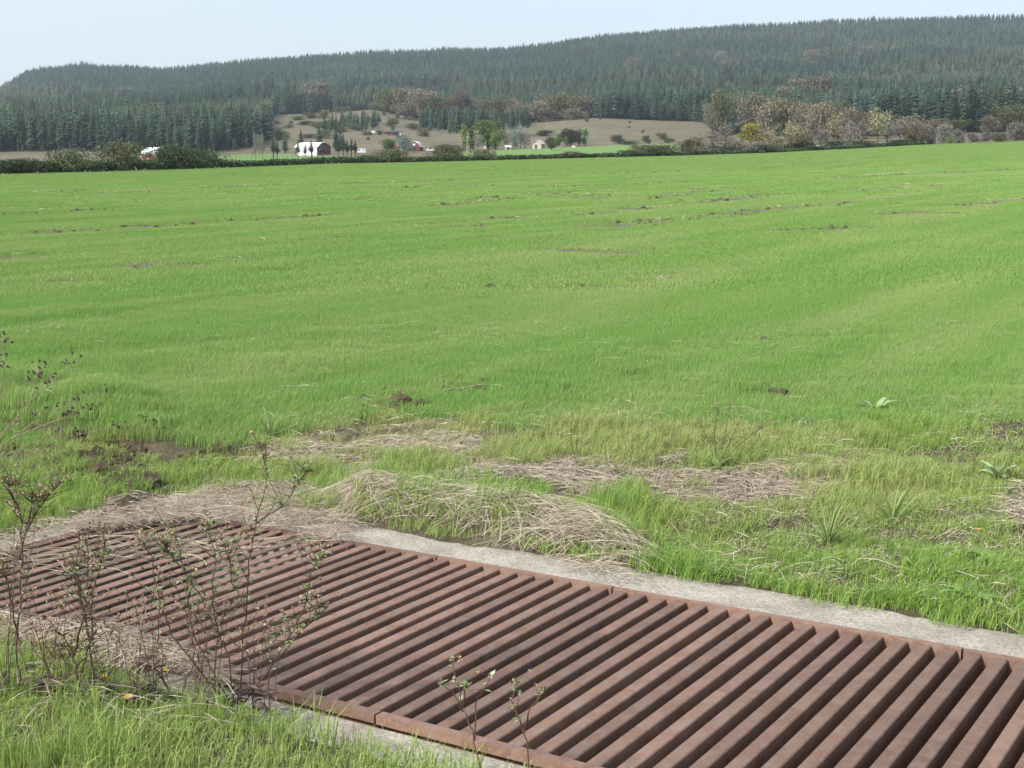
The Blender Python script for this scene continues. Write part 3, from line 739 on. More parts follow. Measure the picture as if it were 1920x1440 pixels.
straw_mat('straw_litter', [(1030, 1055), (1120, 1050), (1260, 1095), (1240, 1112), (1120, 1085)], 120, (.7, -.5), .5, .08, .28, .03, 'loose straws fallen on the concrete kerb', .02, 8, .0026)
straw_mat('straw_litter', [(0, 1050), (200, 1010), (640, 1005), (540, 1030), (200, 1060), (60, 1100)], 160, (-.7, -.5), .6, .10, .40, .015, 'loose straws scattered across the thin-barred grate panel', .015, 9, .0026)
straw_mat('straw_litter', [(0, 640), (1920, 620), (1920, 790), (0, 830)], 520, (.84, .54), .6, .08, .34, .03, 'scattered stubble stalks lying in the near field grass', .06, 10, .003)

straw_mat('straw_litter', [(-60, 1190), (250, 1250), (420, 1300), (420, 1420), (-60, 1420)], 230, (.7, .5), .9, .08, .30, .03, 'dry stalks lying through the lush grass at bottom left', .08, 12, .0020)
straw_mat('straw_litter', [(1230, 980), (1920, 930), (1920, 1180), (1500, 1110), (1280, 1070)], 900, (.9, .2), 1.2, .04, .22, .02, 'fine dry thatch mixed into the right verge grass', .035, 13, .0022)
r = np.random.default_rng(140); Pp = []; Wd = []
for (a, b, hw), st_ in zip(STW, STREAKS):
    if st_[1] > 600: continue
    n = int(min(120, np.linalg.norm(b - a) * 4)); t_ = r.random(n)[:, None]; q = a + (b - a) * t_ + r.normal(0, hw * .7, (n, 2)); Pp.append(q); Wd.append(np.full(n, np.hypot(*a) * .00022 + .003))
Pp = np.concatenate(Pp); Wd = np.concatenate(Wd); an = r.uniform(0, 2 * pi, len(Pp)); n = len(Pp)
V, q, va = ribbons(np.concatenate([Pp, (terrain(Pp[:, 0], Pp[:, 1]) + r.uniform(.03, .08, n))[:, None]], 1), np.stack([np.cos(an), np.sin(an)], -1), r.uniform(.1, .35, n), r.uniform(0, .05, n), Wd, r, 3)
tag(link('straw_litter', mesh_np('straw_litter', V, q, 'straw', {'var': ('FLOAT', va)})), 'pale stubble bits along the bare streaks of the field', 'straw', kind='stuff')
# ------------------------------------------------------------------ soil clods
def clods(name, pts, sizes, label, seed=0):
    r = np.random.default_rng(200 + seed); V = []; Q = []; off = 0
    ico = [(0, 0, 1), (.9, 0, .3), (.28, .85, .3), (-.72, .53, .3), (-.72, -.53, .3), (.28, -.85, .3), (.6, .4, -.5), (-.3, .75, -.5), (-.85, 0, -.5), (-.2, -.75, -.5), (.65, -.45, -.5)]
    tr = [(0,1,2),(0,2,3),(0,3,4),(0,4,5),(0,5,1),(1,6,2),(2,7,3),(3,8,4),(4,9,5),(5,10,1),(2,6,7),(3,7,8),(4,8,9),(5,9,10),(1,10,6)]
    ico = np.array(ico)
    for p, s in zip(pts, sizes):
        a = r.uniform(0, 2 * pi); v = ico * r.uniform(.6, 1.25, (11, 1)) * s; v = v * np.array([r.uniform(.8, 1.5), 1, r.uniform(.5, .8)])
        v = np.stack([v[:, 0] * cos(a) - v[:, 1] * sin(a), v[:, 0] * sin(a) + v[:, 1] * cos(a), v[:, 2]], -1) + p
        V.append(v); Q.append(np.array(tr) + off); off += 11
    return tag(link(name, mesh_np(name, np.concatenate(V), np.concatenate(Q), 'soil')), label, 'soil', kind='stuff')
cp_, cs_ = [], []
for (a, b, hw), (u0, v0, u1, v1, _) in zip(STW, STREAKS):
    L = np.linalg.norm(b - a); n = int(min(420, L * (7 if v0 < 600 else 30)))
    if 440 < v0 < 600: n = n // 5
    for i in range(n):
        t = rng.random(); q = a + (b - a) * t + rng.normal(0, hw * .6, 2)
        if vnoise(np.array([q[0] * .9]), np.array([q[1] * .9]), 77)[0] < .42: continue
        aw, bw = w2g(q[0], q[1]); z = float(vert_z(np.array(q[0]), np.array(q[1])) if (abs(aw) < 9 and bw > -6.8) else terrain(q[0], q[1]))
        s_ = abs(rng.normal(.016, .014)) + .008; s_ *= 1.0 if v0 > 600 else 1.7; cp_.append((q[0], q[1], z + s_ * .35)); cs_.append(s_)
clods('soil_clods', cp_, cs_, 'dark soil clods along the bare drill streaks of the field', 1)
cp_, cs_ = [], []
for _ in range(900):
    u, v = random.choice([(random.gauss(225, 45), random.gauss(905, 35)), (random.gauss(120, 120), random.gauss(850, 18)), (random.gauss(730, 30), random.gauss(775, 8)), (random.gauss(870, 25), random.gauss(748, 5)), (random.gauss(235, 30), random.gauss(940, 12)), (random.gauss(460, 30), random.gauss(853, 6))])
    p = on_plane(u, v); z = float(vert_z(np.array(p[0]), np.array(p[1]))); s_ = abs(random.gauss(.018, .016)) + .006
    cp_.append((p[0], p[1], z + s_ * .3)); cs_.append(s_)
clods('soil_clods', cp_, cs_, 'dark crumbled soil of the dug bank beyond the grate', 2)

# ------------------------------------------------------------------ trees
def conifer_geo(seed, z0=0.10, wid=0.17, whorls=24, per=8):
    """unit-height conifer: crown quads (V, Q, var), drooping layered branches"""
    r = np.random.default_rng(seed); V = []; Q = []; va = []
    for i in range(whorls):
        t = i / (whorls - 1); z = z0 + (0.985 - z0) * t
        R = wid * (1 - t) ** 0.75 * r.uniform(.75, 1.15) + .006
        if i < 3: R *= .55 + .15 * i
        for j in range(per):
            if r.random() < .12: continue
            a = 2 * pi * (j + r.uniform(-.35, .35)) / per + i * .9; L = R * r.uniform(.65, 1.2); wv = L * r.uniform(.30, .5); dr = L * r.uniform(.25, .6)
            zz = z + r.uniform(-.012, .012); ca, sa = cos(a), sin(a); k = len(V)
            V += [(ca * .01, sa * .01, zz + .012), (ca * L * .6 - sa * wv, sa * L * .6 + ca * wv, zz - dr * .55), (ca * L, sa * L, zz - dr * .8), (ca * L * .6 + sa * wv, sa * L * .6 - ca * wv, zz - dr * .55)]
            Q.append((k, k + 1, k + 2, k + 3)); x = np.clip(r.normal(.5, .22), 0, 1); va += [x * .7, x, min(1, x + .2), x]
    k = len(V); V += [(0.008, 0, .96), (-.004, .007, .96), (-.004, -.007, .96), (0, 0, 1.02)]; Q += [(k, k + 1, k + 3, k + 3)][:0]
    T = [(k, k + 1, k + 3), (k + 1, k + 2, k + 3), (k + 2, k, k + 3)]; va += [.5] * 4
    return np.array(V), np.array(Q), np.array(T), np.array(va)
def trunk_geo(h=0.9, r0=0.014, sides=5, bend=0.0, seed=0):
    b = MB(); b.tube([(0, 0, -.02), (bend * .3, 0, h * .35), (bend, 0, h * .7), (bend * 1.1, 0, h)], [r0 * 1.2, r0, r0 * .6, r0 * .15], sides)
    return np.array(b.v), np.array(b.q)
CON = [conifer_geo(300 + i, z0, wd, wh) for i, (z0, wd, wh) in enumerate([(.06, .17, 24), (.10, .15, 24), (.16, .17, 22), (.34, .14, 18), (.40, .15, 16), (.07, .21, 22)])]
TRK = trunk_geo()
con_crown = [mesh_np('crown', V, [Q, T], 'conifer', {'var': ('FLOAT', va)}) for V, Q, T, va in CON]
con_trunk = mesh_np('trunk', TRK[0], TRK[1], 'bark')
def put_conifer(P, h, rz, kind, label, group, wide=1.0):
    t = thing('conifer_tree', label, 'tree', P, rz, group); t.scale = (h * wide, h * wide, h)
    link('crown', con_crown[kind], t); link('trunk', con_trunk, t); return t

def forest_keep(u, Y, X):
    return Y > forest_edge(u) + 30 * (vnoise(X / 25, Y / 25, 90) - .5)
fr = np.random.default_rng(55); FP = []
for (ya, yb2, spc) in ((640, 1000, 4.8), (1000, 1500, 6.0), (1500, 2100, 7.2), (2100, 2780, 8.0)):
    gx, gy = jgrid(-0.46 * yb2, 0.46 * yb2, ya, yb2, spc, int(ya)); k = np.abs(gx / gy) < .455; gx, gy = gx[k], gy[k]
    uu = ufs(gx / gy); k = forest_keep(uu, gy, gx) & (fr.random(len(gx)) < .93); FP.append(np.stack([gx[k], gy[k]], -1))
FP = np.concatenate(FP)
# a young plantation block low on the slope, and the clump beside the dry clearing
def blk(u0, u1, y0, y1, spc, seed):
    gx, gy = jgrid((u0 - 960) / 2599 * y1 if u0 < 960 else (u0 - 960) / 2599 * y0, (u1 - 960) / 2599 * y1 if u1 > 960 else (u1 - 960) / 2599 * y0, y0, y1, spc, seed)
    uu = ufs(gx / gy); k = (uu > u0) & (uu < u1); return np.stack([gx[k], gy[k]], -1)
FP = np.concatenate([FP, blk(620, 712, 850, 935, 7, 1), blk(788, 905, 850, 960, 6.5, 2), blk(842, 880, 815, 850, 7, 5), blk(880, 1000, 860, 960, 6.5, 3), blk(607, 650, 800, 850, 11, 4)])
FZ = terrain(FP[:, 0], FP[:, 1]); FU = ufs(FP[:, 0] / FP[:, 1])
big = fbm(FP[:, 0] / 60, FP[:, 1] / 60, 91, 3)
FH = np.where(FU < 505, 18, 16.5) * (0.55 + .85 * big) * fr.uniform(.62, 1.25, len(FP))
FH = np.where((FP[:, 1] < 960) & (FU > 505) & (FU < 1000), FH * .72, FH); FH = FH * np.interp(FP[:, 1], [900, 1500, 2200, 2600], [1, .92, .82, .62])
FK = np.where((FU < 480) & (FP[:, 1] < 800), fr.choice([3, 4, 2, 3], len(FP)), fr.choice([0, 1, 2, 5, 0, 1], len(FP)))
# front trees become individuals: the nearest ones per strip of the view
order = np.argsort(FP[:, 1]); cnt = {}; ind = []
for i in order:
    if not (-20 < FU[i] < 1940): continue
    b_ = int(FU[i] // 14)
    if cnt.get(b_, 0) < 2 and FP[i, 1] < 1300: cnt[b_] = cnt.get(b_, 0) + 1; ind.append(i)
ind = ind[:285]; rest = np.ones(len(FP), bool); rest[ind] = False
for i in ind:
    u_ = FU[i]; y_ = FP[i, 1]
    if u_ < 505: lb, gp = 'dark tall conifer with bare lower trunk at the foot of the left hill', 'left plantation conifers'
    elif u_ < 720: lb, gp = 'conifer beside the pale dry clearing behind the farm', 'conifers around the upper clearing'
    elif u_ < 1005: lb, gp = 'dark conifer in the stand below the brown oaks', 'conifers below the oaks'
    elif u_ < 1330: lb, gp = 'conifer along the forest edge above the round dry clearing', 'conifers above the round clearing'
    else: lb, gp = 'conifer at the lower forest edge on the right hill', 'right hill edge conifers'
    put_conifer((FP[i, 0], FP[i, 1], FZ[i] - .2), FH[i], fr.uniform(0, 6.28), int(FK[i]), lb, gp, fr.uniform(.9, 1.15))
protos = []
for V, Q, T, va in CON:
    nV = len(V); q2 = np.concatenate([Q, TRK[1] + nV]); mk = (np.concatenate([np.zeros(len(Q), int), np.ones(len(TRK[1]), int)]), np.zeros(len(T), int))
    protos.append((np.concatenate([V, TRK[0]]), q2, T, np.concatenate([va, np.full(len(TRK[0]), .5)]), mk))
n = rest.sum()
scatter('conifer_forest', protos, np.stack([FP[rest, 0], FP[rest, 1], FZ[rest] - .3], -1), fr.uniform(0, 6.28, n), FH[rest] * fr.uniform(.95, 1.6, n), FH[rest], FK[rest], np.clip(.15 + 2.6 * (fbm(FP[rest, 0] / 130, FP[rest, 1] / 200, 95, 3) - .52) + fr.normal(0, .22, n) * (fr.random(n) < .5), 0, .85), ['conifer', 'bark'],
        'dense dark conifer forest covering the hills', 'forest')
print('forest', n, 'individual', len(ind))

# broadleaf crowns of leaf clumps
def crown_geo(seed, lobes, rx, rz, zc, n, leaf, spiky=0.0, hollow=.55, flat_bottom=True):
    r = np.random.default_rng(seed); C = []; Rr = []
    for i in range(lobes):
        a = r.uniform(0, 2 * pi); q = r.uniform(0, .68); zz = r.uniform(-.75, .75)
        C.append((rx * q * cos(a), rx * q * sin(a), zc + rz * zz)); Rr.append(r.uniform(.32, .55) * (1.15 - .45 * abs(zz)))
    C = np.array(C); Rr = np.array(Rr); k = r.integers(0, lobes, n)
    d = r.normal(size=(n, 3)); d /= np.linalg.norm(d, axis=1)[:, None]
    rad = Rr[k] * (hollow + (1 - hollow) * r.random(n) ** .6) * r.choice([1, 1, 1, 1.18], n)
    P = C[k] + d * rad[:, None] * np.array([rx, rx, rz])
    if spiky: P[:, 2] += spiky * r.random(n) ** 3 * rz
    P[:, 2] = np.maximum(P[:, 2], .02)
    nx = r.normal(size=(n, 3)) + d * .8; nx /= np.linalg.norm(nx, axis=1)[:, None]
    t1 = np.cross(nx, r.normal(size=(n, 3))); t1 /= np.linalg.norm(t1, axis=1)[:, None]; t2 = np.cross(nx, t1)
    s = (leaf * r.uniform(.5, 1.3, n))[:, None]
    V = np.stack([P - t1 * s, P - t2 * s * .6, P + t1 * s, P + t2 * s * .6], 1).reshape(-1, 3)
    Q = np.arange(n * 4).reshape(-1, 4); va = np.repeat(np.clip(.5 + .25 * r.normal(size=n) + .12 * vnoise(k * 3.1, k * 1.7, seed), 0, 1), 4)
    return V, Q, va
def limbs_geo(seed, zc, rx, rz, r0, n=7, trunk_to=.55):
    r = random.Random(seed); b = MB(); top = zc * trunk_to + .05
    b.tube([(0, 0, -.03), (r.uniform(-.02, .02), r.uniform(-.02, .02), top * .5), (0, 0, top), (r.uniform(-.05, .05), 0, zc + rz * .5)], [r0 * 1.3, r0, r0 * .8, r0 * .15], 6)
    for i in range(n):
        a = 2 * pi * i / n + r.uniform(-.4, .4); z = top * r.uniform(.75, 1.1); q = r.uniform(.5, .85)
        b.tube([(0, 0, z), (rx * q * .5 * cos(a), rx * q * .5 * sin(a), z + (zc - z) * .6), (rx * q * cos(a), rx * q * sin(a), zc + rz * r.uniform(-.2, .6))], [r0 * .5, r0 * .3, r0 * .06], 4)
    return b
KIND = {}
def defkind(name, seed, lobes, rx, rz, zc, n, leaf, r0=.022, tto=.5, **kw):
    V, Q, va = crown_geo(seed, lobes, rx, rz, zc, n, leaf, **kw)
    KIND[name] = ((V, Q, va), limbs_geo(seed, zc, rx, rz, r0, trunk_to=tto).mesh('trunk', 'bark'), {})
for s_ in range(3):
    defkind('round%d' % s_, 400 + s_, 26, .44, .42, .56, 4600, .030)
    defkind('oak%d' % s_, 410 + s_, 26, .58, .42, .54, 3000, .032, .03)
    defkind('bush%d' % s_, 420 + s_, 22, .80, .46, .44, 2200, .045, .02, .3)
    defkind('wisp%d' % s_, 430 + s_, 14, .42, .44, .54, 900, .028, .018, .5, spiky=.3)
    defkind('mound%d' % s_, 450 + s_, 30, 1.15, .50, .42, 4200, .042, .02, .3, spiky=.22)
defkind('poplar', 440, 14, .15, .48, .52, 1100, .030, .016, .3)
defkind('cone', 441, 12, .26, .44, .50, 900, .035, .02, .3)
def put_tree(name, kind, mat, P, h, label, cat='tree', group=None, wide=1.0, rz=None, dz=0):
    g, tm, cache = KIND[kind]
    if mat not in cache: cache[mat] = mesh_np('crown', g[0], g[1], mat, {'var': ('FLOAT', g[2])})
    t = thing(name, label, cat, (P[0], P[1], P[2] + dz), random.uniform(0, 6.28) if rz is None else rz, group); t.scale = (h * wide, h * wide, h)
    link('crown' if cat == 'tree' else 'foliage', cache[mat], t); link('trunk' if cat == 'tree' else 'stem', tm, t)
    return t
def px_tree(name, kind, mat, u, vb, vt, label, w=None, cat='tree', group=None, Y=None):
    """tree whose foot is seen at (u, vb) and whose top is at row vt; w = width in pixels"""
    if Y is None: P = hit(u, vb, yb_of(u) * .99)
    else:
        x = (u - 960) / 2599 * Y; P = np.array([x, Y, float(terrain(x, Y))])
    h = (H + P[1] * float(elev(vt))) - P[2]; h = max(h, .5)
    g = KIND[kind][0][0]; nat = 2 * np.percentile(np.abs(g[:, 0]), 98) * h; wide = 1.0
    if w: wide = (w * P[1] / 2599) / nat
    return put_tree(name, kind, mat, P, h, label, cat, group, wide)
R3 = lambda s: s + str(random.randrange(3))
ORDW = ['first', 'second', 'third', 'fourth', 'fifth', 'sixth', 'seventh', 'eighth', 'ninth', 'tenth', 'eleventh', 'twelfth', 'thirteenth', 'fourteenth', 'fifteenth', 'sixteenth', 'seventeenth', 'eighteenth', 'nineteenth', 'twentieth', 'twenty-first', 'twenty-second', 'twenty-third', 'twenty-fourth', 'twenty-fifth']
def nth(us, u): return ORDW[sorted(us).index(u)] + ' from the left'
# farm trees
for a in [
 ('poplar_tree', 'poplar', 'lime', 872, 283, 233, 'tall narrow yellow-green poplar beside the lamp post', 14),
 ('poplar_tree', 'poplar', 'green', 884, 282, 241, 'narrow mid-green poplar between lamp post and big green tree', 13),
 ('green_tree', 'round0', 'green', 915, 280, 224, 'largest round bright green tree at the farmhouse', 52),
 ('green_tree', 'cone', 'lime', 929, 281, 242, 'bright lime tree in front of the big green tree', 22),
 ('bare_tree', 'wisp0', 'grey', 895, 281, 255, 'small grey leafless tree under the big green tree', 24),
 ('pale_tree', 'wisp1', 'silver', 962, 279, 236, 'tall pale grey-white tree right of the lime tree', 26),
 ('pale_tree', 'wisp2', 'silver', 976, 278, 233, 'pale grey-white tree leaning over the meadow edge', 24),
 ('pale_tree', 'wisp0', 'grey', 984, 278, 248, 'low grey tree at the right end of the pale trees', 32),
 ('yellow_tree', 'wisp2', 'straw_yellow', 949, 280, 250, 'yellowing small tree beside the lime tree', 20),
 ('green_tree', 'cone', 'green', 967, 278, 252, 'slim green tree in front of the pale trees', 10),
 ('round_tree', 'round1', 'olive', 1034, 281, 256, 'lone round olive tree standing in the meadow', 22),
 ('dark_tree', 'round2', 'purple', 1068, 274, 240, 'broad dark purple-leaved tree at the meadow edge', 34),
 ('dark_tree', 'cone', 'bramble', 1086, 273, 241, 'dark green tree on the right flank of the purple tree', 20),
 ('green_tree', 'cone', 'lime', 1061, 275, 255, 'small bright cone-shaped tree in front of the purple tree', 10),
 ('poplar_tree', 'poplar', 'lime', 1096, 272, 240, 'slim yellow-green poplar right of the purple tree', 10),
 ('green_tree', 'round0', 'green', 1047, 275, 257, 'small green tree left of the purple tree', 14),
 ('silver_tree', 'round1', 'silver', 762, 287, 256, 'silvery rounded willow behind the red barn', 32),
 ('green_tree', 'round2', 'green', 730, 284, 259, 'green rounded tree behind the orange-roofed shed', 26),
]: px_tree(*a[:7], w=a[7], group='trees around the farmhouse')
BU2 = ((1160, 270, 250, 26), (1213, 269, 252, 16), (1180, 271, 263, 40), (1020, 255, 243, 40), (1055, 262, 248, 30), (1255, 268, 258, 20), (1245, 264, 247, 18))
for u, vb, vt, w_ in BU2:
    px_tree('dark_bush', R3('bush'), 'bramble' if u != 1245 else 'olive', u, vb, vt, 'dark bush below the round dry clearing, ' + nth([o[0] for o in BU2], u), w_, 'bush', 'bushes below the round clearing')
SH = ((1100, 228, 216, 10), (1180, 240, 235, 6), (1181, 231, 226, 5), (1125, 224, 220, 6), (1205, 249, 243, 8), (1235, 255, 249, 12), (720, 216, 209, 7), (745, 222, 214, 9), (737, 245, 233, 10), (800, 256, 251, 8), (712, 253, 243, 12), (723, 251, 246, 10), (690, 262, 256, 8), (545, 232, 226, 9), (520, 231, 227, 8))
for u, vb, vt, w_ in SH:
    px_tree('shrub', R3('bush'), 'olive', u, vb, vt, 'small olive shrub on the dry clearings, ' + nth([o[0] for o in SH], u), w_, 'shrub', 'shrubs on the dry clearings')
# oaks on the slope
OAK = ((735, 163, 44), (765, 161, 48), (797, 165, 50), (814, 178, 34), (760, 190, 40), (725, 185, 30), (846, 177, 42), (870, 168, 44), (905, 183, 36), (930, 181, 46), (955, 183, 44), (975, 193, 34), (988, 203, 34), (1010, 186, 42), (1038, 175, 46), (1062, 173, 48), (1090, 177, 44), (1075, 203, 36), (1000, 218, 34), (1030, 205, 40), (705, 190, 20))
for i, (u, vt, w_) in enumerate(OAK):
    px_tree('oak_tree', R3('oak'), 'oak' if i % 3 else 'olive', u, 0, vt, 'brown autumn oak on the central slope, ' + nth([o[0] for o in OAK], u), w_ * 1.15, 'tree', 'brown oaks on the central slope', Y=float(forest_edge(u)) - 18 - 22 * (vt > 185))
OAK = ((1350, 166, 44), (1408, 170, 48), (1440, 186, 42), (1470, 182, 52), (1500, 190, 42), (1530, 188, 46), (1560, 190, 50), (1585, 198, 36), (1335, 188, 30), (1890, 193, 62), (1850, 216, 30), (1620, 205, 40), (1660, 210, 40), (1700, 216, 44), (1740, 222, 40), (1790, 222, 40))
for i, (u, vt, w_) in enumerate(OAK):
    px_tree('oak_tree', R3('oak'), 'oak' if i % 3 else 'olive', u, 0, vt, 'dark brown autumn oak below the right hill, ' + nth([o[0] for o in OAK], u), w_ * 1.15, 'tree', 'brown oaks below the right hill', Y=float(forest_edge(u)) - 22 - 12 * (i % 3))
BR = ((560, 228, 30, 1000), (585, 224, 34, 1010), (610, 226, 30, 1000), (575, 240, 36, 930), (600, 246, 34, 880), (625, 250, 30, 860), (545, 246, 24, 900), (640, 214, 26, 1060), (520, 262, 26, 800), (640, 258, 26, 820), (670, 254, 30, 840), (530, 268, 26, 760), (690, 266, 26, 790), (655, 236, 24, 940), (612, 262, 30, 760), (580, 262, 30, 770), (705, 240, 26, 930), (735, 236, 26, 900), (755, 262, 24, 740), (775, 250, 30, 860), (795, 262, 26, 780))
for i, (u, vt, w_, Y_) in enumerate(BR):
    px_tree('clearing_brush', R3('bush'), 'olive' if i % 2 else 'bramble_tan', u, 0, float(row(terrain((u - 960) / 2599 * Y_, Y_), Y_)) - 9 - 5 * (i % 3), 'olive brush on the dry slope behind the white barn, ' + nth([o[0] + o[1] / 1000 for o in BR], u + vt / 1000), w_, 'bush', 'brush on the slope behind the barn', Y=Y_)
HW = ((1185, 118, 1700), (1280, 98, 1900), (1345, 96, 1900), (1490, 150, 1250), (1510, 108, 1700), (1545, 100, 1800), (1615, 112, 1700), (1530, 165, 1050), (1365, 112, 1600), (1905, 112, 1500), (1900, 165, 900), (1800, 180, 850), (1460, 175, 1000), (1870, 190, 800), (240, 165, 1500), (30, 168, 2000), (580, 195, 1180), (290, 208, 900), (600, 200, 1150))
for i, (u, vt, Y_) in enumerate(HW):
    x = (u - 960) / 2599 * Y_; put_tree('hillside_tree', R3('round'), ['oak', 'olive', 'grey', 'oak'][i % 4], (x, Y_, float(terrain(x, Y_))), random.uniform(21, 27), 'brownish broadleaf tree among hillside conifers, ' + nth([o[0] for o in HW], u), 'tree', 'broadleaf trees in the conifer forest', wide=1.2)
# bleached snags
sn = MB(); sn.tube([(0, 0, -.05), (.01, 0, .5), (0, 0.01, 1)], [.022, .016, .004], 5)
for k in range(9): z = .35 + .07 * k; a = k * 2.2; sn.tube([(0, 0, z), (.09 * cos(a) * (1.2 - z), .09 * sin(a) * (1.2 - z), z + .05)], [.008, .002], 3)
snm = sn.mesh('dead_tree', 'snag')
for u, Y in ((1303, 1450), (1341, 1500), (1389, 1420), (1421, 1480), (1470, 1500), (1538, 1560), (1564, 1600), (1750, 1650), (1776, 1560), (1700, 1500), (1745, 1450), (1495, 1150), (1661, 1250), (1672, 1280), (1761, 960), (440, 980), (475, 1000), (510, 1010), (320, 850), (298, 840), (1225, 1500), (1057, 1300), (560, 1320)):
    x = (u - 960) / 2599 * Y; tag(link('dead_tree', snm, None, (x, Y, float(terrain(x, Y))), random.random() * 6, random.uniform(13, 17)), 'bleached bare dead tree standing among the hillside conifers', 'tree', 'bleached snags in the forest')

# bramble hedge at the far edge of the field, and its larger bushes
r = np.random.default_rng(88); us = np.linspace(-260, 1730, 9000); HV = []; n = len(us)
uu = r.uniform(-260, 1730, 26000); Yh = yb_of(uu) + r.uniform(.2, 3.4, len(uu)); xh = (uu - 960) / 2599 * Yh
top = (0.95 + .9 * fbm(xh / 6, Yh / 9, 15, 3)) * np.interp(uu, [0, 400, 450, 900, 1700], [1.0, .95, .62, .6, .65]); zh = terrain(xh, Yh) + top * r.random(len(uu)) ** .7
Pn = np.stack([xh, Yh, zh], -1); t1 = r.normal(size=Pn.shape); t1 /= np.linalg.norm(t1, axis=1)[:, None]; t2 = np.cross(t1, r.normal(size=Pn.shape)); t2 /= np.linalg.norm(t2, axis=1)[:, None]
s = (r.uniform(.12, .30, len(uu)) * np.interp(uu, [0, 1700], [.9, 1.2]))[:, None]
V = np.stack([Pn - t1 * s, Pn - t2 * s * .7, Pn + t1 * s, Pn + t2 * s * .7], 1).reshape(-1, 3)
tag(link('bramble_hedge', mesh_np('bramble_hedge', V, np.arange(len(V)).reshape(-1, 4), 'bramble', {'var': ('FLOAT', np.repeat(np.clip(r.normal(.45, .25, len(uu)), 0, 1), 4))})), 'low dark bramble hedge along the far edge of the field', 'hedge', kind='stuff')
def hedge_bush(u, vt, w_, mat, label, kind=None, d=1.5, name='bramble_bush', cat='bush', group='bramble mounds in the field hedge'):
    Y = float(yb_of(u)) + d; px_tree(name, kind or R3('mound'), mat, u, 0, vt, label, w_, cat, group, Y=Y)
hedge_bush(125, 279, 96, 'bramble_tan', 'leftmost of the three big hedge mounds, lowest and widest')
hedge_bush(229, 262, 92, 'bramble_tan', 'tallest rounded bramble mound left of the red-walled shed')
hedge_bush(330, 268, 92, 'bramble', 'broad dark bramble mound right of the red-walled shed'); hedge_bush(378, 278, 76, 'bramble', 'trailing right shoulder of the broad dark bramble mound')
hedge_bush(40, 297, 90, 'bramble', 'low bramble mound at the left edge of the hedge')
hedge_bush(735, 277, 66, 'bramble_tan', 'tan-topped bramble mound in front of the orange-roofed shed')
hedge_bush(840, 269, 70, 'bramble_tan', 'taller tan bramble mound right of the red barn'); hedge_bush(905, 279, 50, 'bramble_tan', 'smaller bramble mound below the poplars')
hedge_bush(690, 290, 50, 'bramble', 'low dark bramble mound left of the orange-roofed shed'); hedge_bush(1072, 282, 34, 'bramble_tan', 'small lone bramble mound in front of the meadow')
hedge_bush(1225, 269, 96, 'bramble_tan', 'long tan bramble mound at the right end of the meadow', d=3); hedge_bush(1180, 280, 50, 'bramble', 'low left shoulder of the long tan bramble mound', d=3)
# brushy treeline on the right
BRL = ((1285, 258, 30, 'olive', 'bush'), (1305, 250, 40, 'oak', 'bush'), (1335, 248, 44, 'grey', 'wisp'), (1358, 234, 46, 'grey', 'wisp'), (1380, 256, 40, 'grey', 'bush'), (1410, 262, 44, 'grey', 'bush'), (1440, 246, 38, 'straw_yellow', 'wisp'), (1455, 252, 34, 'straw_yellow', 'bush'),
   (1480, 226, 40, 'straw_yellow', 'wisp'), (1495, 236, 40, 'straw_yellow', 'round'), (1510, 240, 34, 'oak', 'bush'), (1536, 236, 40, 'grey', 'wisp'), (1568, 212, 46, 'straw_yellow', 'wisp'), (1590, 226, 40, 'grey', 'wisp'), (1612, 228, 42, 'grey', 'wisp'), (1642, 202, 50, 'straw_yellow', 'wisp'), (1660, 218, 44, 'grey', 'wisp'),
   (1685, 222, 44, 'grey', 'wisp'), (1705, 225, 40, 'oak', 'round'), (1722, 228, 34, 'oak', 'bush'), (1425, 268, 60, 'bramble', 'bush'), (1360, 272, 60, 'bramble', 'bush'), (1310, 276, 50, 'bramble', 'bush'), (1500, 266, 60, 'bramble', 'bush'), (1560, 262, 60, 'bramble', 'bush'), (1620, 262, 60, 'olive', 'bush'), (1680, 260, 50, 'bramble', 'bush'), (1460, 270, 50, 'bramble', 'bush'))
for i, (u, vt, w_, mat, kd) in enumerate(BRL):
    nm = {'grey': 'grey twiggy', 'straw_yellow': 'pale yellowing', 'oak': 'brown', 'olive': 'olive green', 'bramble': 'dark green low'}[mat]
    px_tree('brush_tree' if kd in ('wisp', 'round') else 'brush_bush', R3(kd), mat, u, 0, vt, nm + ' brush in the right treeline, ' + nth([o[0] for o in BRL if o[3] == mat], u) + ' of its colour', w_, 'tree' if kd in ('wisp', 'round') else 'bush', nm + ' brush of the right treeline', Y=float(yb_of(u)) + 4 + 16 * ((i * 7) % 5) / 5)
px_tree('yellow_bush', 'round1', 'yellow', 1400, 0, 229, 'round bright yellow tree in the right treeline', 42, 'tree', None, Y=float(yb_of(1400)) + 22)
px_tree('brown_bush', 'round2', 'oak', 1421, 0, 238, 'round rusty brown tree beside the bright yellow one', 32, 'tree', None, Y=float(yb_of(1421)) + 18)
for i, (u, vb, vt, w_, mat) in enumerate(((1740, 262, 232, 30, 'grey'), (1765, 258, 228, 34, 'grey'), (1775, 264, 249, 30, 'lime'), (1795, 262, 240, 26, 'grey'), (1820, 262, 246, 34, 'grey'), (1845, 260, 246, 30, 'grey'), (1870, 262, 249, 34, 'olive'), (1900, 262, 226, 40, 'grey'), (1910, 262, 244, 34, 'olive'), (1700, 270, 262, 60, 'olive'))):
    px_tree('brush_bush', R3('bush'), mat, u, 0, vt, {'grey': 'grey twiggy bush', 'lime': 'yellow-green bush', 'olive': 'olive bush'}[mat] + ' behind the crest of the field at far right', w_, 'bush', 'bushes behind the field crest', Y=float(yb_of(u)) + 12 + 9 * (i % 3))
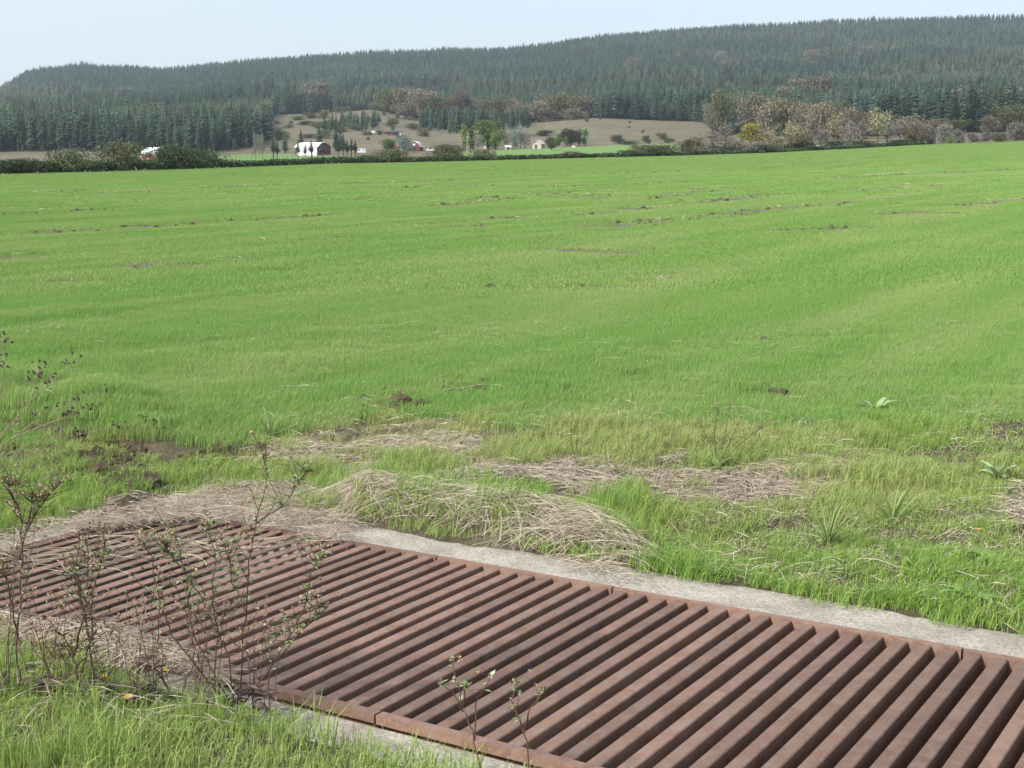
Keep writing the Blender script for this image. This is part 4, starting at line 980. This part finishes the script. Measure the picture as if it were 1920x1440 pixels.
# farm yard pines in front of the white barn, bare trees
PIN = ((514, 258, 16), (521, 262, 15), (536, 244, 15), (560, 263, 12), (566, 241, 16), (585, 262, 14), (606, 262, 14), (600, 229, 18), (635, 258, 14), (645, 250, 14), (652, 262, 12), (660, 258, 14), (667, 262, 12), (574, 268, 10), (631, 226, 16), (640, 236, 16))
for u, vt, w_ in PIN:
    Y = 548 if vt > 240 and not u in (536, 566, 600, 631, 640) else 640; x = (u - 960) / 2599 * Y; P = (x, Y, float(terrain(x, Y)) - .1); h = H + Y * float(elev(vt)) - P[2]
    put_conifer(P, h, random.random() * 6, 3 if Y == 548 else 1, 'small bare-trunked pine before the white barn, ' + nth([o[0] for o in PIN], u) + ' of the farm pines' if Y == 548 else 'taller pine behind the white barn, ' + nth([o[0] for o in PIN], u) + ' of the farm pines', 'farm yard pines' if Y == 548 else 'pines behind the white barn', wide=1.5 * (w_ * Y / 2599) / (h * .30))
for u in (480, 487, 494):
    x = (u - 960) / 2599 * 545; t = KIND['wisp1']; put_tree('bare_tree', 'wisp%d' % (u % 3), 'grey', (x, 545, float(terrain(x, 545))), 9.5, 'thin grey leafless tree at the left end of the pine row', 'tree', 'bare trees left of the pines', wide=.45)

# ------------------------------------------------------------------ buildings
for nm, c in (('red_wood', (0.15, 0.04, 0.036)), ('white_paint', (0.66, 0.67, 0.68)), ('white_roof', (0.62, 0.65, 0.68)), ('orange_roof', (0.50, 0.19, 0.11)), ('dark_roof', (0.09, 0.085, 0.08)), ('orange_paint', (0.65, 0.22, 0.04)), ('dark_inside', (0.03, 0.028, 0.026)), ('grey_metal', (0.45, 0.46, 0.47)), ('window_glass', (0.06, 0.07, 0.08)), ('salmon', (0.36, 0.15, 0.12)), ('fence_wood', (0.16, 0.13, 0.10)), ('cream', (0.42, 0.37, 0.31))):
    MAT[nm] = plain(nm, c, .75 if 'glass' not in nm else .2, .12, 1.5)
def house(name, label, u, Y, L, D, hw, hr, rz, wall, roof, parts=(), gambrel=False, over=.4, front=None):
    x = (u - 960) / 2599 * Y; zs = [float(terrain(x + dx, Y + dy)) for dx in (-L / 2, 0, L / 2) for dy in (-D / 2, D / 2)]
    t = thing(name, label, 'building', (x, Y, min(zs) - .15), rz)
    if gambrel: prof = [(-D / 2, 0), (D / 2, 0), (D / 2, hw), (D * .32, hw + hr * .62), (0, hw + hr), (-D * .32, hw + hr * .62), (-D / 2, hw)]
    else: prof = [(-D / 2, 0), (D / 2, 0), (D / 2, hw), (0, hw + hr), (-D / 2, hw)]
    b = MB().prism(prof, -L / 2, L / 2); b.v = [(y, -x_, z) for x_, y, z in b.v]
    b.build('wall', wall, t)
    up = [(p[0], p[1]) for p in prof[2:]]; th = .14; o_ = over
    pr = []
    pts = [(up[0][0] + o_ * .8, up[0][1] - o_ * .5)] + up[1:-1] + [(up[-1][0] - o_ * .8, up[-1][1] - o_ * .5)]
    low = [(a, z + .03) for a, z in pts]; hi = [(a, z + .03 + th) for a, z in pts]
    rb = MB()
    for k in range(len(pts) - 1): 
        i = rb.n(); quad = [low[k], low[k + 1], hi[k + 1], hi[k]]
        for yy in (-L / 2 - o_, L / 2 + o_): rb.v += [(yy, -a, z) for a, z in quad]
        for f in ((0, 1, 2, 3), (7, 6, 5, 4), (0, 4, 5, 1), (1, 5, 6, 2), (2, 6, 7, 3), (3, 7, 4, 0)): rb.q.append(tuple(i + c for c in f))
    rb.build('roof', roof, t)
    for (pn, side, cx, cz, w_, h_, m_) in parts:     # side: 'f' faces -Y, 'r' faces +X, 'l' faces -X
        q = MB()
        if side == 'f': q.box((cx, -D / 2 - .05, cz), (w_, .12, h_))
        elif side == 'r': q.box((L / 2 + .05, cx, cz), (.12, w_, h_))
        else: q.box((-L / 2 - .05, cx, cz), (.12, w_, h_))
        q.build(pn, m_, t)
    return t
house('pole_barn', 'large white-sided barn with white roof and red end wall behind the pines', 588, 590, 11.5, 9.5, 3.9, 1.9, radians(-28), 'red_wood', 'white_roof',
      (('door', 'f', -3.0, 1.7, 3.4, 3.3, 'white_paint'), ('door', 'f', .8, 1.7, 3.4, 3.3, 'white_paint'), ('siding', 'f', -1.1, 3.6, 9.2, .5, 'white_paint'), ('siding', 'f', 4.4, 1.9, 2.2, 3.5, 'white_paint'), ('window', 'r', -2, 2.2, .9, .9, 'window_glass'), ('door', 'r', 1.5, 1.4, 2.2, 2.7, 'red_wood')), gambrel=True)
house('shed', 'red-walled shed with white roof half hidden between two hedge mounds', 296, 330, 6.0, 5.0, 2.5, 1.2, radians(-40), 'salmon', 'white_roof', (('door', 'f', 1, 1.1, 1.2, 2.0, 'red_wood'), ('window', 'f', -1.5, 1.5, .8, .8, 'window_glass')))
house('gambrel_barn', 'small red gambrel barn with white trim behind the hedge', 781, 600, 6, 4.6, 2.2, 2.3, radians(78), 'red_wood', 'white_roof', (('door', 'l', 0, 1.1, 1.6, 2.1, 'dark_inside'), ('hay_door', 'l', 0, 3.1, .9, .9, 'white_paint')), gambrel=True, over=.25)
house('orange_roofed_shed', 'low pale shed with orange roof left of the silvery willow', 737, 610, 5, 4, 2.0, 1.1, radians(-8), 'salmon', 'orange_roof', (('door', 'f', -1, 1.0, 1.0, 1.9, 'white_paint'), ('window', 'f', 1.2, 1.3, .8, .7, 'window_glass')))
house('hillside_shed', 'dark open-fronted red shed on the slope above the farm', 741, 790, 8.5, 4.5, 2.2, .9, radians(4), 'red_wood', 'dark_roof', (('opening', 'f', .6, 1.1, 3.6, 1.9, 'dark_inside'), ('opening', 'f', 3.3, 1.0, 1.2, 1.7, 'grey_metal')))
house('white_shed', 'tiny white-roofed hut on the slope left of the hillside shed', 698, 800, 2.6, 2.2, 1.2, .6, radians(10), 'grey_metal', 'white_roof', (('door', 'f', 0, .7, .7, 1.2, 'dark_inside'),))
house('farmhouse', 'small white-roofed house between the pale trees and lone olive tree', 1010, 620, 3.6, 4.4, 2.4, 1.5, radians(60), 'cream', 'grey_metal', (('window', 'f', 0, 1.4, .8, .9, 'window_glass'), ('door', 'l', 0.4, 1.1, .9, 1.9, 'dark_inside')))
house('farmhouse', 'pale house glimpsed behind the lime tree', 918, 635, 5, 4.4, 2.6, 1.6, radians(20), 'cream', 'white_roof', (('window', 'f', -1.2, 1.5, .9, 1.0, 'window_glass'), ('window', 'f', 1.2, 1.5, .9, 1.0, 'window_glass')))
house('garden_shed', 'small cream garden shed below the yellowing tree', 952, 612, 2.2, 2.0, 1.4, .7, radians(12), 'cream', 'grey_metal', (('door', 'f', 0, .7, .7, 1.2, 'dark_inside'),))
# parked trailer, tractor, car
def ground_at(u, Y): x = (u - 960) / 2599 * Y; return (x, Y, float(terrain(x, Y)))
t = thing('camper_trailer', 'white camper trailer parked left of the orange-roofed shed', 'trailer', ground_at(679, 585), radians(6))
MB().prism([(-1.7, .5), (1.6, .5), (1.8, 1.2), (1.5, 2.2), (-1.5, 2.3), (-1.8, 1.4)], -1, 1).build('body', 'white_paint', t)
for cx in (-.3, .5): q = MB(); q.tube([(cx, -1.05, .35), (cx, -.85, .35)], .35, 10); q.build('wheel', 'dark_inside', t)
for cx, w_ in ((-1.0, .7), (.9, .5)): MB().box((cx, -1.03, 1.6), (w_, .06, .5)).build('window', 'window_glass', t)
t = thing('tractor', 'orange tractor parked beside the white camper trailer', 'tractor', ground_at(667, 585), radians(20))
MB().box((.5, 0, 1.0), (1.5, .7, .6)).build('bonnet', 'orange_paint', t); MB().prism([(-1.0, .9), (-.1, .9), (-.2, 2.0), (-.9, 2.0)], -.6, .6).build('cab', 'orange_paint', t)
for cx, cy, rr in ((-.7, -.75, .6), (-.7, .75, .6), (.9, -.6, .4), (.9, .6, .4)): q = MB(); q.tube([(cx, cy - .12, rr), (cx, cy + .12, rr)], rr, 12); q.build('wheel', 'dark_inside', t)
t = thing('parked_car', 'white car parked right of the red gambrel barn', 'car', ground_at(809, 590), radians(-12))
MB().prism([(-2, .35), (2, .35), (2, .85), (1.1, .95), (.6, 1.4), (-1.0, 1.4), (-1.6, .95), (-2, .9)], -.8, .8).build('body', 'white_paint', t)
MB().prism([(-.95, .98), (.85, .98), (.5, 1.34), (-.9, 1.34)], -.83, -.805).build('window', 'window_glass', t)
for cx in (-1.2, 1.25):
    for cy in (-.8, .8): q = MB(); q.tube([(cx, cy - .1, .33), (cx, cy + .1, .33)], .33, 10); q.build('wheel', 'dark_inside', t)
t = thing('yard_lamp', 'tall pale yard lamp post in front of the poplars', 'lamp post', ground_at(876, 575))
q = MB(); q.tube([(0, 0, 0), (0, 0, 6.2)], [.13, .09], 8); q.build('pole', 'grey_metal', t); MB().box((0, -.25, 6.3), (.5, .9, .3)).build('lamp_head', 'white_paint', t)
t = thing('sign_board', 'small white board at the meadow edge before the purple tree', 'board', ground_at(1075, 600))
MB().box((0, 0, .9), (1.4, .08, .7)).build('panel', 'white_paint', t); MB().box((-.5, .06, .4), (.1, .1, .8)).build('post', 'fence_wood', t); MB().box((.5, .06, .4), (.1, .1, .8)).build('post', 'fence_wood', t)
# paddock rail fence
t = thing('rail_fence', 'low dark rail fence along the near side of the left meadow', 'fence', (0, 0, 0))
fu = np.linspace(415, 655, 26); FPn = [ground_at(u_, 500) for u_ in fu]
pm = MB().box((0, 0, .6), (.14, .14, 1.3)).mesh('post', 'fence_wood')
for p in FPn: link('post', pm, t, p)
for hgt in (.55, 1.0):
    for a, b in zip(FPn[:-1], FPn[1:]): q = MB(); q.tube([(a[0], a[1] - .1, a[2] + hgt), (b[0], b[1] - .1, b[2] + hgt)], .045, 4); q.build('rail', 'fence_wood', t)

# ------------------------------------------------------------------ foreground weeds
def weed(name, base, stems, label, group=None, leaf=0.0, lmat='weed_leaf', seed_amt=1.0, smat='weed_seed', stem_mat='weed_stem', r0=.004, leaf_from=.45, seed_r=.010, twigs=0, jitter=.05, leaf_n=16, ssz=1.0, branch=0):
    """stems: pixel polylines from the root upward; they stand in depth around the rooted spot"""
    r = random.Random(sum((k + 3) * ord(c) for k, c in enumerate(label))); B = on_plane(*base); B[2] = float(gz_all(np.array(B[0]), np.array(B[1]))) - .01
    t = thing(name, label, 'weed', tuple(B), 0, group); sb = MB(); lb = MB(); hb = MB()
    for st_ in stems:
        dy = r.uniform(-jitter, jitter); pts = []
        for i, (u, v) in enumerate(st_):
            d = ray(u, v); k = i / max(1, len(st_) - 1); Y = B[1] + dy * (.4 + k) ; s = Y / d[1]
            pts.append(Vector((d[0] * s - B[0], Y - B[1], H + d[2] * s - B[2])))
        if st_[0] == base or abs(st_[0][0] - base[0]) + abs(st_[0][1] - base[1]) < 25: pts[0] = Vector((pts[0].x * .3, pts[0].y * .3, -.01))
        # smooth
        P2 = []
        for i in range(len(pts) - 1):
            for q in range(4): P2.append(pts[i].lerp(pts[i + 1], q / 4) + Vector((r.gauss(0, .0025), r.gauss(0, .0025), 0)))
        P2.append(pts[-1]); n = len(P2); sb.tube(P2, [r0 * (1 - .65 * i / n) for i in range(n)], 5)
        def leafq(p, L, up=.3):
            a = r.uniform(0, 6.28); d = Vector((cos(a), sin(a), r.uniform(-.2, up + .5))).normalized(); sd_ = d.cross(Vector((0, 0, 1))).normalized() * L * .24; m = p + d * L * .5 + Vector((0, 0, L * .08))
            lb.quad(p, m - sd_, p + d * L, m + sd_, r.random())
        if leaf > 0:
            for _ in range(leaf_n):
                k = leaf_from + (1 - leaf_from) * r.random() ** .8; i = min(int(k * n), n - 1); leafq(P2[i], leaf * r.uniform(.5, 1.25))
        def head(p, rad):
            for _ in range(11):
                d = Vector((r.gauss(0, 1), r.gauss(0, 1), r.gauss(.4, 1))).normalized(); s_ = d.orthogonal().normalized() * rad * .35; e = p + d * rad * r.uniform(.6, 1.2)
                hb.quad(p - s_ * .4, p + d * rad * .5 - s_, e, p + d * rad * .5 + s_, r.random())
        if seed_amt > 0:
            head(P2[-1], seed_r * 1.2 * ssz)
            for _ in range(int(7 * seed_amt)):
                i = int(n * r.uniform(.55, 1)); i = min(i, n - 1); d = Vector((r.gauss(0, 1), r.gauss(0, .6), r.uniform(.2, 1.4))).normalized() * r.uniform(.02, .06) * ssz
                sb.tube([P2[i], P2[i] + d], [r0 * .3, r0 * .2], 3); head(P2[i] + d, seed_r * r.uniform(.6, 1.1) * ssz)
        for _ in range(branch):
            i = min(int(n * r.uniform(.35, .97)), n - 1); a = r.uniform(0, 6.28); L_ = r.uniform(.04, .13); d = Vector((cos(a) * .7, sin(a) * .5, r.uniform(.5, 1.2))).normalized() * L_
            pb = [P2[i], P2[i] + d * .5 + Vector((r.gauss(0, .006), 0, -.004)), P2[i] + d]; sb.tube(pb, [r0 * .45, r0 * .35, r0 * .2], 4)
            for _k in range(6):
                if leaf > 0: leafq(pb[0].lerp(pb[2], r.uniform(.25, 1)), leaf * r.uniform(.4, .95))
            if r.random() < .6 and seed_amt > 0: head(pb[2], seed_r * r.uniform(.7, 1.1) * ssz)
        for _ in range(twigs):
            i = int(n * r.uniform(.3, .95)); d = Vector((r.gauss(0, 1), r.gauss(0, 1), r.uniform(.0, 1.0))).normalized() * r.uniform(.03, .10)
            sb.tube([P2[i], P2[i] + d * .6, P2[i] + d], [r0 * .4, r0 * .3, r0 * .15], 3)
    if branch or twigs > 8:
        db = MB()
        for _ in range(26):
            a = r.uniform(0, 6.28); d = Vector((cos(a), sin(a), r.uniform(-.2, .6))); L_ = r.uniform(.02, .07); p = Vector((r.gauss(0, .012), r.gauss(0, .012), r.uniform(.0, .09))); sd_ = Vector((-sin(a), cos(a), 0)) * L_ * .12
            db.quad(p, p + d * L_ * .5 - sd_, p + d * L_ + Vector((0, 0, -.01)), p + d * L_ * .5 + sd_, r.random())
        tag(db.build('dead_leaves', 'dark_seed', t), kind='stuff')
    sb.build('stem', stem_mat, t)
    if lb.v: tag(lb.build('leaves', lmat, t), kind='stuff')
    if hb.v: tag(hb.build('seed_heads', smat, t), kind='stuff')
    return t
weed('tall_weed', (45, 1335), [[(45,1335),(30,1220),(38,1100),(42,1000),(34,940),(28,893)], [(41,1010),(75,952),(110,907)], [(40,975),(22,925),(10,897)], [(38,1050),(58,960),(62,925)], [(34,1200),(18,1120),(5,1060)]],
     'tall dry brown weed at the left edge rising above the grate', leaf=.024, leaf_from=.25, leaf_n=18, twigs=18, r0=.0033, branch=6)
weed('tall_weed', (168, 1350), [[(168,1350),(150,1290),(138,1232),(118,1192),(82,1158)], [(138,1232),(158,1150),(140,1080),(150,1010)], [(148,1280),(170,1200),(175,1120)]],
     'leaning thick brown weed stalk left of the yellow flowers', leaf=.022, leaf_n=12, twigs=22, seed_amt=.8, r0=.0040, branch=4)
weed('tall_weed', (180, 1320), [[(180,1320),(170,1220),(160,1150),(165,1060),(160,1012)], [(163,1130),(188,1070),(195,1018)], [(165,1180),(150,1100),(138,1062)]],
     'slim leafy weed beside the leaning brown stalk', leaf=.026, leaf_n=26, twigs=12, branch=7)
weed('leafy_weed', (440, 1325), [[(440,1325),(385,1270),(322,1192),(300,1125),(285,1045),(270,1018)], [(440,1325),(402,1262),(408,1190),(398,1130),(405,1050),(392,985)], [(445,1322),(455,1240),(462,1130),(466,1050),(482,980),(500,890),(497,852)],
     [(482,980),(530,948),(575,884)], [(440,1325),(428,1230),(382,1130),(345,1070),(330,1008)], [(450,1325),(520,1235),(572,1140),(588,1062),(606,1040)], [(400,1262),(362,1190),(352,1130),(366,1065)], [(462,1150),(435,1090),(428,1020)], [(520,1235),(560,1190),(612,1140)], [(345,1070),(318,1040),(310,1022)]],
     'large bushy weed with grey-green leaves growing before the grate corner', leaf=.026, leaf_n=50, leaf_from=.3, twigs=14, r0=.0030, jitter=.12, branch=8)
weed('leafy_weed', (905, 1462), [[(905,1462),(885,1370),(866,1315),(850,1262),(848,1236)], [(872,1335),(845,1295),(826,1282)], [(890,1390),(893,1320),(920,1268)], [(868,1320),(876,1285)]],
     'small budding weed rising over the grate at bottom centre', leaf=.022, leaf_n=8, seed_amt=.5, r0=.0026, leaf_from=.5, ssz=.8)
weed('leafy_weed', (1000, 1482), [[(1000,1482),(985,1390),(970,1335),(968,1278)], [(982,1375),(996,1325),(1020,1297)], [(975,1350),(960,1312),(964,1285)]],
     'second small budding weed right of the bottom centre one', leaf=.024, leaf_n=9, seed_amt=.5, r0=.0026, leaf_from=.5, ssz=.8)
weed('dry_weed', (330, 1330), [[(330,1330),(305,1265),(302,1210)], [(330,1330),(350,1270),(372,1235)], [(312,1285),(290,1250)]], 'short dry twiggy weed left of the leafy bush', leaf=0, seed_amt=.6, twigs=5, r0=.003)
weed('seeding_weed', (-70, 905), [[(-70,905),(-20,840),(60,748),(112,702),(152,668)], [(-70,905),(20,822),(90,772),(200,735)], [(-70,905),(60,830),(130,818),(222,800)], [(-70,905),(-10,790),(8,690),(10,640)], [(-20,840),(30,790),(60,720),(75,690)], [(20,822),(100,790),(170,768)]],
     'sprawling dark-seeded weed reaching in from the left field edge', leaf=0, seed_amt=2.6, smat='dark_seed', stem_mat='dead_twig', twigs=14, r0=.0030, seed_r=.012, jitter=.3)
weed('dry_weed', (1345, 885), [[(1345,885),(1340,820),(1345,765)], [(1345,885),(1370,825),(1395,770)], [(1345,885),(1385,835),(1440,790)], [(1345,885),(1330,830),(1310,790)], [(1345,885),(1360,810),(1372,752)], [(1345,885),(1400,850),(1425,820)]],
     'reddish-brown seeding weed standing in the grass right of centre', leaf=.02, leaf_n=5, leaf_from=0.05, seed_amt=2.2, r0=.0026, twigs=4, seed_r=.008, jitter=.15)
weed('dry_stalk', (1158, 868), [[(1158,868),(1180,830),(1208,795),(1250,755)], [(1200,850),(1215,825),(1232,795)]], 'leaning bare tan stalk in the grass above the straw patch', seed_amt=.3, r0=.0035, stem_mat='dead_twig', twigs=3, seed_r=.007)
weed('dry_stalk', (1122, 845), [[(1122,845),(1108,828),(1087,810)]], 'short pale broken straw stalk tilted left in the verge', seed_amt=0, r0=.006, stem_mat='straw')
weed('dry_weed', (1083, 885), [[(1083,885),(1083,850),(1082,815)], [(1083,870),(1070,820),(1075,775)]], 'thin dark upright weed beside the short pale stalk', seed_amt=.5, r0=.0025, twigs=5, seed_r=.006)
weed('dry_weed', (1715, 800), [[(1715,800),(1705,770),(1692,735)]], 'thin dark stalk in the field grass at right', seed_amt=.3, r0=.0025, twigs=2, seed_r=.006)
weed('flowering_weed', (1880, 800), [[(1880,800),(1878,770),(1882,745)], [(1880,800),(1898,775),(1905,750)], [(1880,800),(1860,780),(1852,765)]], 'airy yellow-budded weed in the grass at the right edge', leaf=.02, leaf_n=6, seed_amt=.8, smat='petal', r0=.002, twigs=3, seed_r=.006)
weed('dry_weed', (1235, 960), [[(1235,960),(1230,920),(1240,880)], [(1235,960),(1215,925),(1205,895)], [(1235,960),(1250,920),(1265,890)]], 'reddish dry weed stems above the arching straw', seed_amt=.8, r0=.002, twigs=4, seed_r=.006)
# pine-straw coloured stalks standing before the grate
weed('dry_stalk', (245, 1255), [[(245,1255),(235,1180),(240,1120)], [(248,1255),(262,1180),(290,1100),(330,1020)], [(240,1255),(225,1190),(222,1150)], [(252,1258),(255,1190),(272,1130)]], 'fine pale grass stalks standing between two leafy weeds', seed_amt=.2, r0=.0016, stem_mat='straw', seed_r=.005)

TG = ((12, 1345, 940), (70, 1355, 1120), (105, 1350, 1080), (210, 1345, 1150), (255, 1350, 1130), (290, 1335, 1060), (365, 1335, 1120), (395, 1345, 1090), (475, 1330, 1130), (505, 1345, 1170), (130, 1352, 1190))
for i, (u, v, vt) in enumerate(TG):
    rr = random.Random(i * 31 + 5); hh = v - vt; st_ = []
    for k in range(4):
        dx = rr.uniform(-70, 70); st_.append([(u, v), (u + dx * .25, v - hh * .35), (u + dx * .6 + rr.uniform(-8, 8), v - hh * .7), (u + dx, v - hh * rr.uniform(.75, 1.05))])
    weed('dry_weed', (u, v), st_, 'thin dry brown weed in the lower left tangle, ' + nth([o[0] for o in TG], u), 'thin dry weeds before the grate', leaf=.018 if i % 2 else 0, leaf_n=12, seed_amt=.9, twigs=10, r0=.0017, seed_r=.008, jitter=.12, branch=2)
# yellow flowers
def flower(u, v, ub, vb, label, s=1.0):
    B = on_plane(ub, vb); B[2] = float(gz_all(np.array(B[0]), np.array(B[1]))); d = ray(u, v); k = B[1] / d[1]; T = Vector((d[0] * k - B[0], 0, H + d[2] * k - B[2]))
    t = thing('yellow_flower', label, 'flower', tuple(B)); q = MB(); q.tube([(0, 0, -.01), tuple(T * .55 + Vector((.004, 0, 0))), tuple(T)], [.0018, .0015, .0012], 5); q.build('stem', 'weed_stem', t)
    for ring, (n, L) in enumerate(((13, .017), (9, .011))):
        p = MB()
        for i in range(n):
            a = 2 * pi * i / n + ring * .3; e = Vector((cos(a), sin(a), .35 + .4 * ring)) * L * s; sd_ = Vector((-sin(a), cos(a), 0)) * L * .22 * s; p.quad(T, T + e * .55 - sd_, T + e, T + e * .55 + sd_)
        p.build('petals', 'petal', t)
    return t
flower(197, 1270, 200, 1335, 'yellow flower highest left, beside the thick leaning stalk'); flower(241, 1309, 243, 1360, 'lowest open yellow flower at bottom left', 1.1); flower(310, 1258, 322, 1330, 'small yellow flower close to the leafy bush', .7); flower(1835, 993, 1836, 1012, 'single yellow flower in the right verge grass', .8)

# broad-leaved plants
def rosette(name, u, v, n, L, wd, label, cat='plant', mat='dock', lift=.5, red=0, droop=.5, narrow=False, spread=6.28, a0=0):
    B = on_plane(u, v); B[2] = float(gz_all(np.array(B[0]), np.array(B[1]))); r = random.Random(int(u * 7 + v)); t = thing(name, label, cat, tuple(B))
    for i in range(n):
        b = MB(); a = a0 + spread * i / n + r.uniform(-.3, .3); l = L * r.uniform(.6, 1.1); w_ = wd * r.uniform(.7, 1.2); lf = lift * r.uniform(.5, 1.3); segs = 6; prev = None
        D = Vector((cos(a), sin(a), 0)); Sd = Vector((-sin(a), cos(a), 0)); tw = r.uniform(-.4, .4)
        for k in range(segs + 1):
            x = k / segs; c = D * (l * x) + Vector((0, 0, l * (lf * x * 1.6 - droop * x * x * (.6 + lf))))
            ww = w_ * ((sin(pi * min(1, x * .92 + .06)) ** .7) if not narrow else (1 - x) ** .6) * (1 + (.14 * sin(k * 2.6 + i) if not narrow else 0))
            cur = (c - Sd * ww + Vector((0, 0, ww * .35 + tw * ww * .3)), c, c + Sd * ww + Vector((0, 0, ww * .35 - tw * ww * .3)))
            if prev: b.quad(prev[0], prev[1], cur[1], cur[0], .35 + .3 * r.random()); b.quad(prev[1], prev[2], cur[2], cur[1], .45 + .3 * r.random())
            prev = cur
        b.build('leaf', 'dock_red' if i < red else mat, t)
    return t
rosette('dock_plant', 1822, 1138, 16, .15, .026, 'broad-leaved dock plant at the kerb edge on the right')
rosette('dock_plant', 1862, 1070, 13, .14, .024, 'dock plant with reddish leaves above the kerb at right', red=1)
rosette('dock_plant', 1870, 905, 7, .15, .020, 'pale broad leaves in the verge at the right edge', mat='weed_leaf', lift=.7)
rosette('dock_plant', 395, 878, 7, .16, .03, 'flat broad-leaved weed at the field edge left of centre', lift=.3, red=1)
rosette('dock_plant', 1640, 790, 14, .17, .016, 'bluish cut-leaved weed in the grass at right', lift=.7, mat='weed_leaf')
rosette('dock_plant', 290, 838, 16, .13, .012, 'low bluish weed patch on the dug bank', lift=.5, mat='weed_leaf'); rosette('dock_plant', 250, 862, 14, .12, .012, 'greyish creeping weed on the bare bank soil', lift=.4, mat='weed_leaf')
rosette('dock_plant', 1345, 893, 9, .12, .016, 'dark leafy base weed under the reddish seed stalks', lift=.7)
rosette('dock_plant', 1000, 1010 - 180, 8, .10, .014, 'small dark green weed in the verge at centre', lift=.5)
MAT['coarse'] = leafmat('coarse_grass', [(0.13, 0.20, 0.05), (0.22, 0.31, 0.09), (0.33, 0.41, 0.17)], .3)
rosette('grass_tussock', 1552, 1030, 26, .26, .0050, 'coarse grass tussock left of the pair above the kerb', 'grass tuft', 'coarse', 1.1, narrow=True)
rosette('grass_tussock', 1672, 985, 26, .27, .0050, 'coarse grass tussock right of the pair above the kerb', 'grass tuft', 'coarse', 1.1, narrow=True)
rosette('grass_tussock', 1342, 1085, 18, .13, .004, 'small grass tuft overhanging the concrete kerb', 'grass tuft', 'coarse', 1.0, narrow=True)
rosette('grass_tussock', 507, 830, 18, .16, .005, 'dark green tuft with a pale stalk at the field edge', 'grass tuft', 'coarse', 1.2, narrow=True)
weed('dry_stalk', (507, 828), [[(507,828),(503,800),(500,780)]], 'pale broken stalk in the dark green tuft', seed_amt=0, r0=.005, stem_mat='straw')

# ------------------------------------------------------------------ haze
t = NT('haze_air'); t.t.nodes.remove(t.out); t.out = t.n('ShaderNodeOutputMaterial')
pv = t.n('ShaderNodeVolumePrincipled'); pv.inputs['Color'].default_value = (0.76, 0.90, 1.0, 1); pv.inputs['Density'].default_value = 0.00011; pv.inputs['Anisotropy'].default_value = 0.2
t.l(pv.outputs[0], t.out.inputs['Volume'])
MAT['haze'] = t.m
hz = MB(); hz.box((0, 2250, 240), (6400, 4900, 500)); o = hz.build('haze', 'haze'); tag(o, 'thin bluish air over the valley', 'haze', kind='stuff')
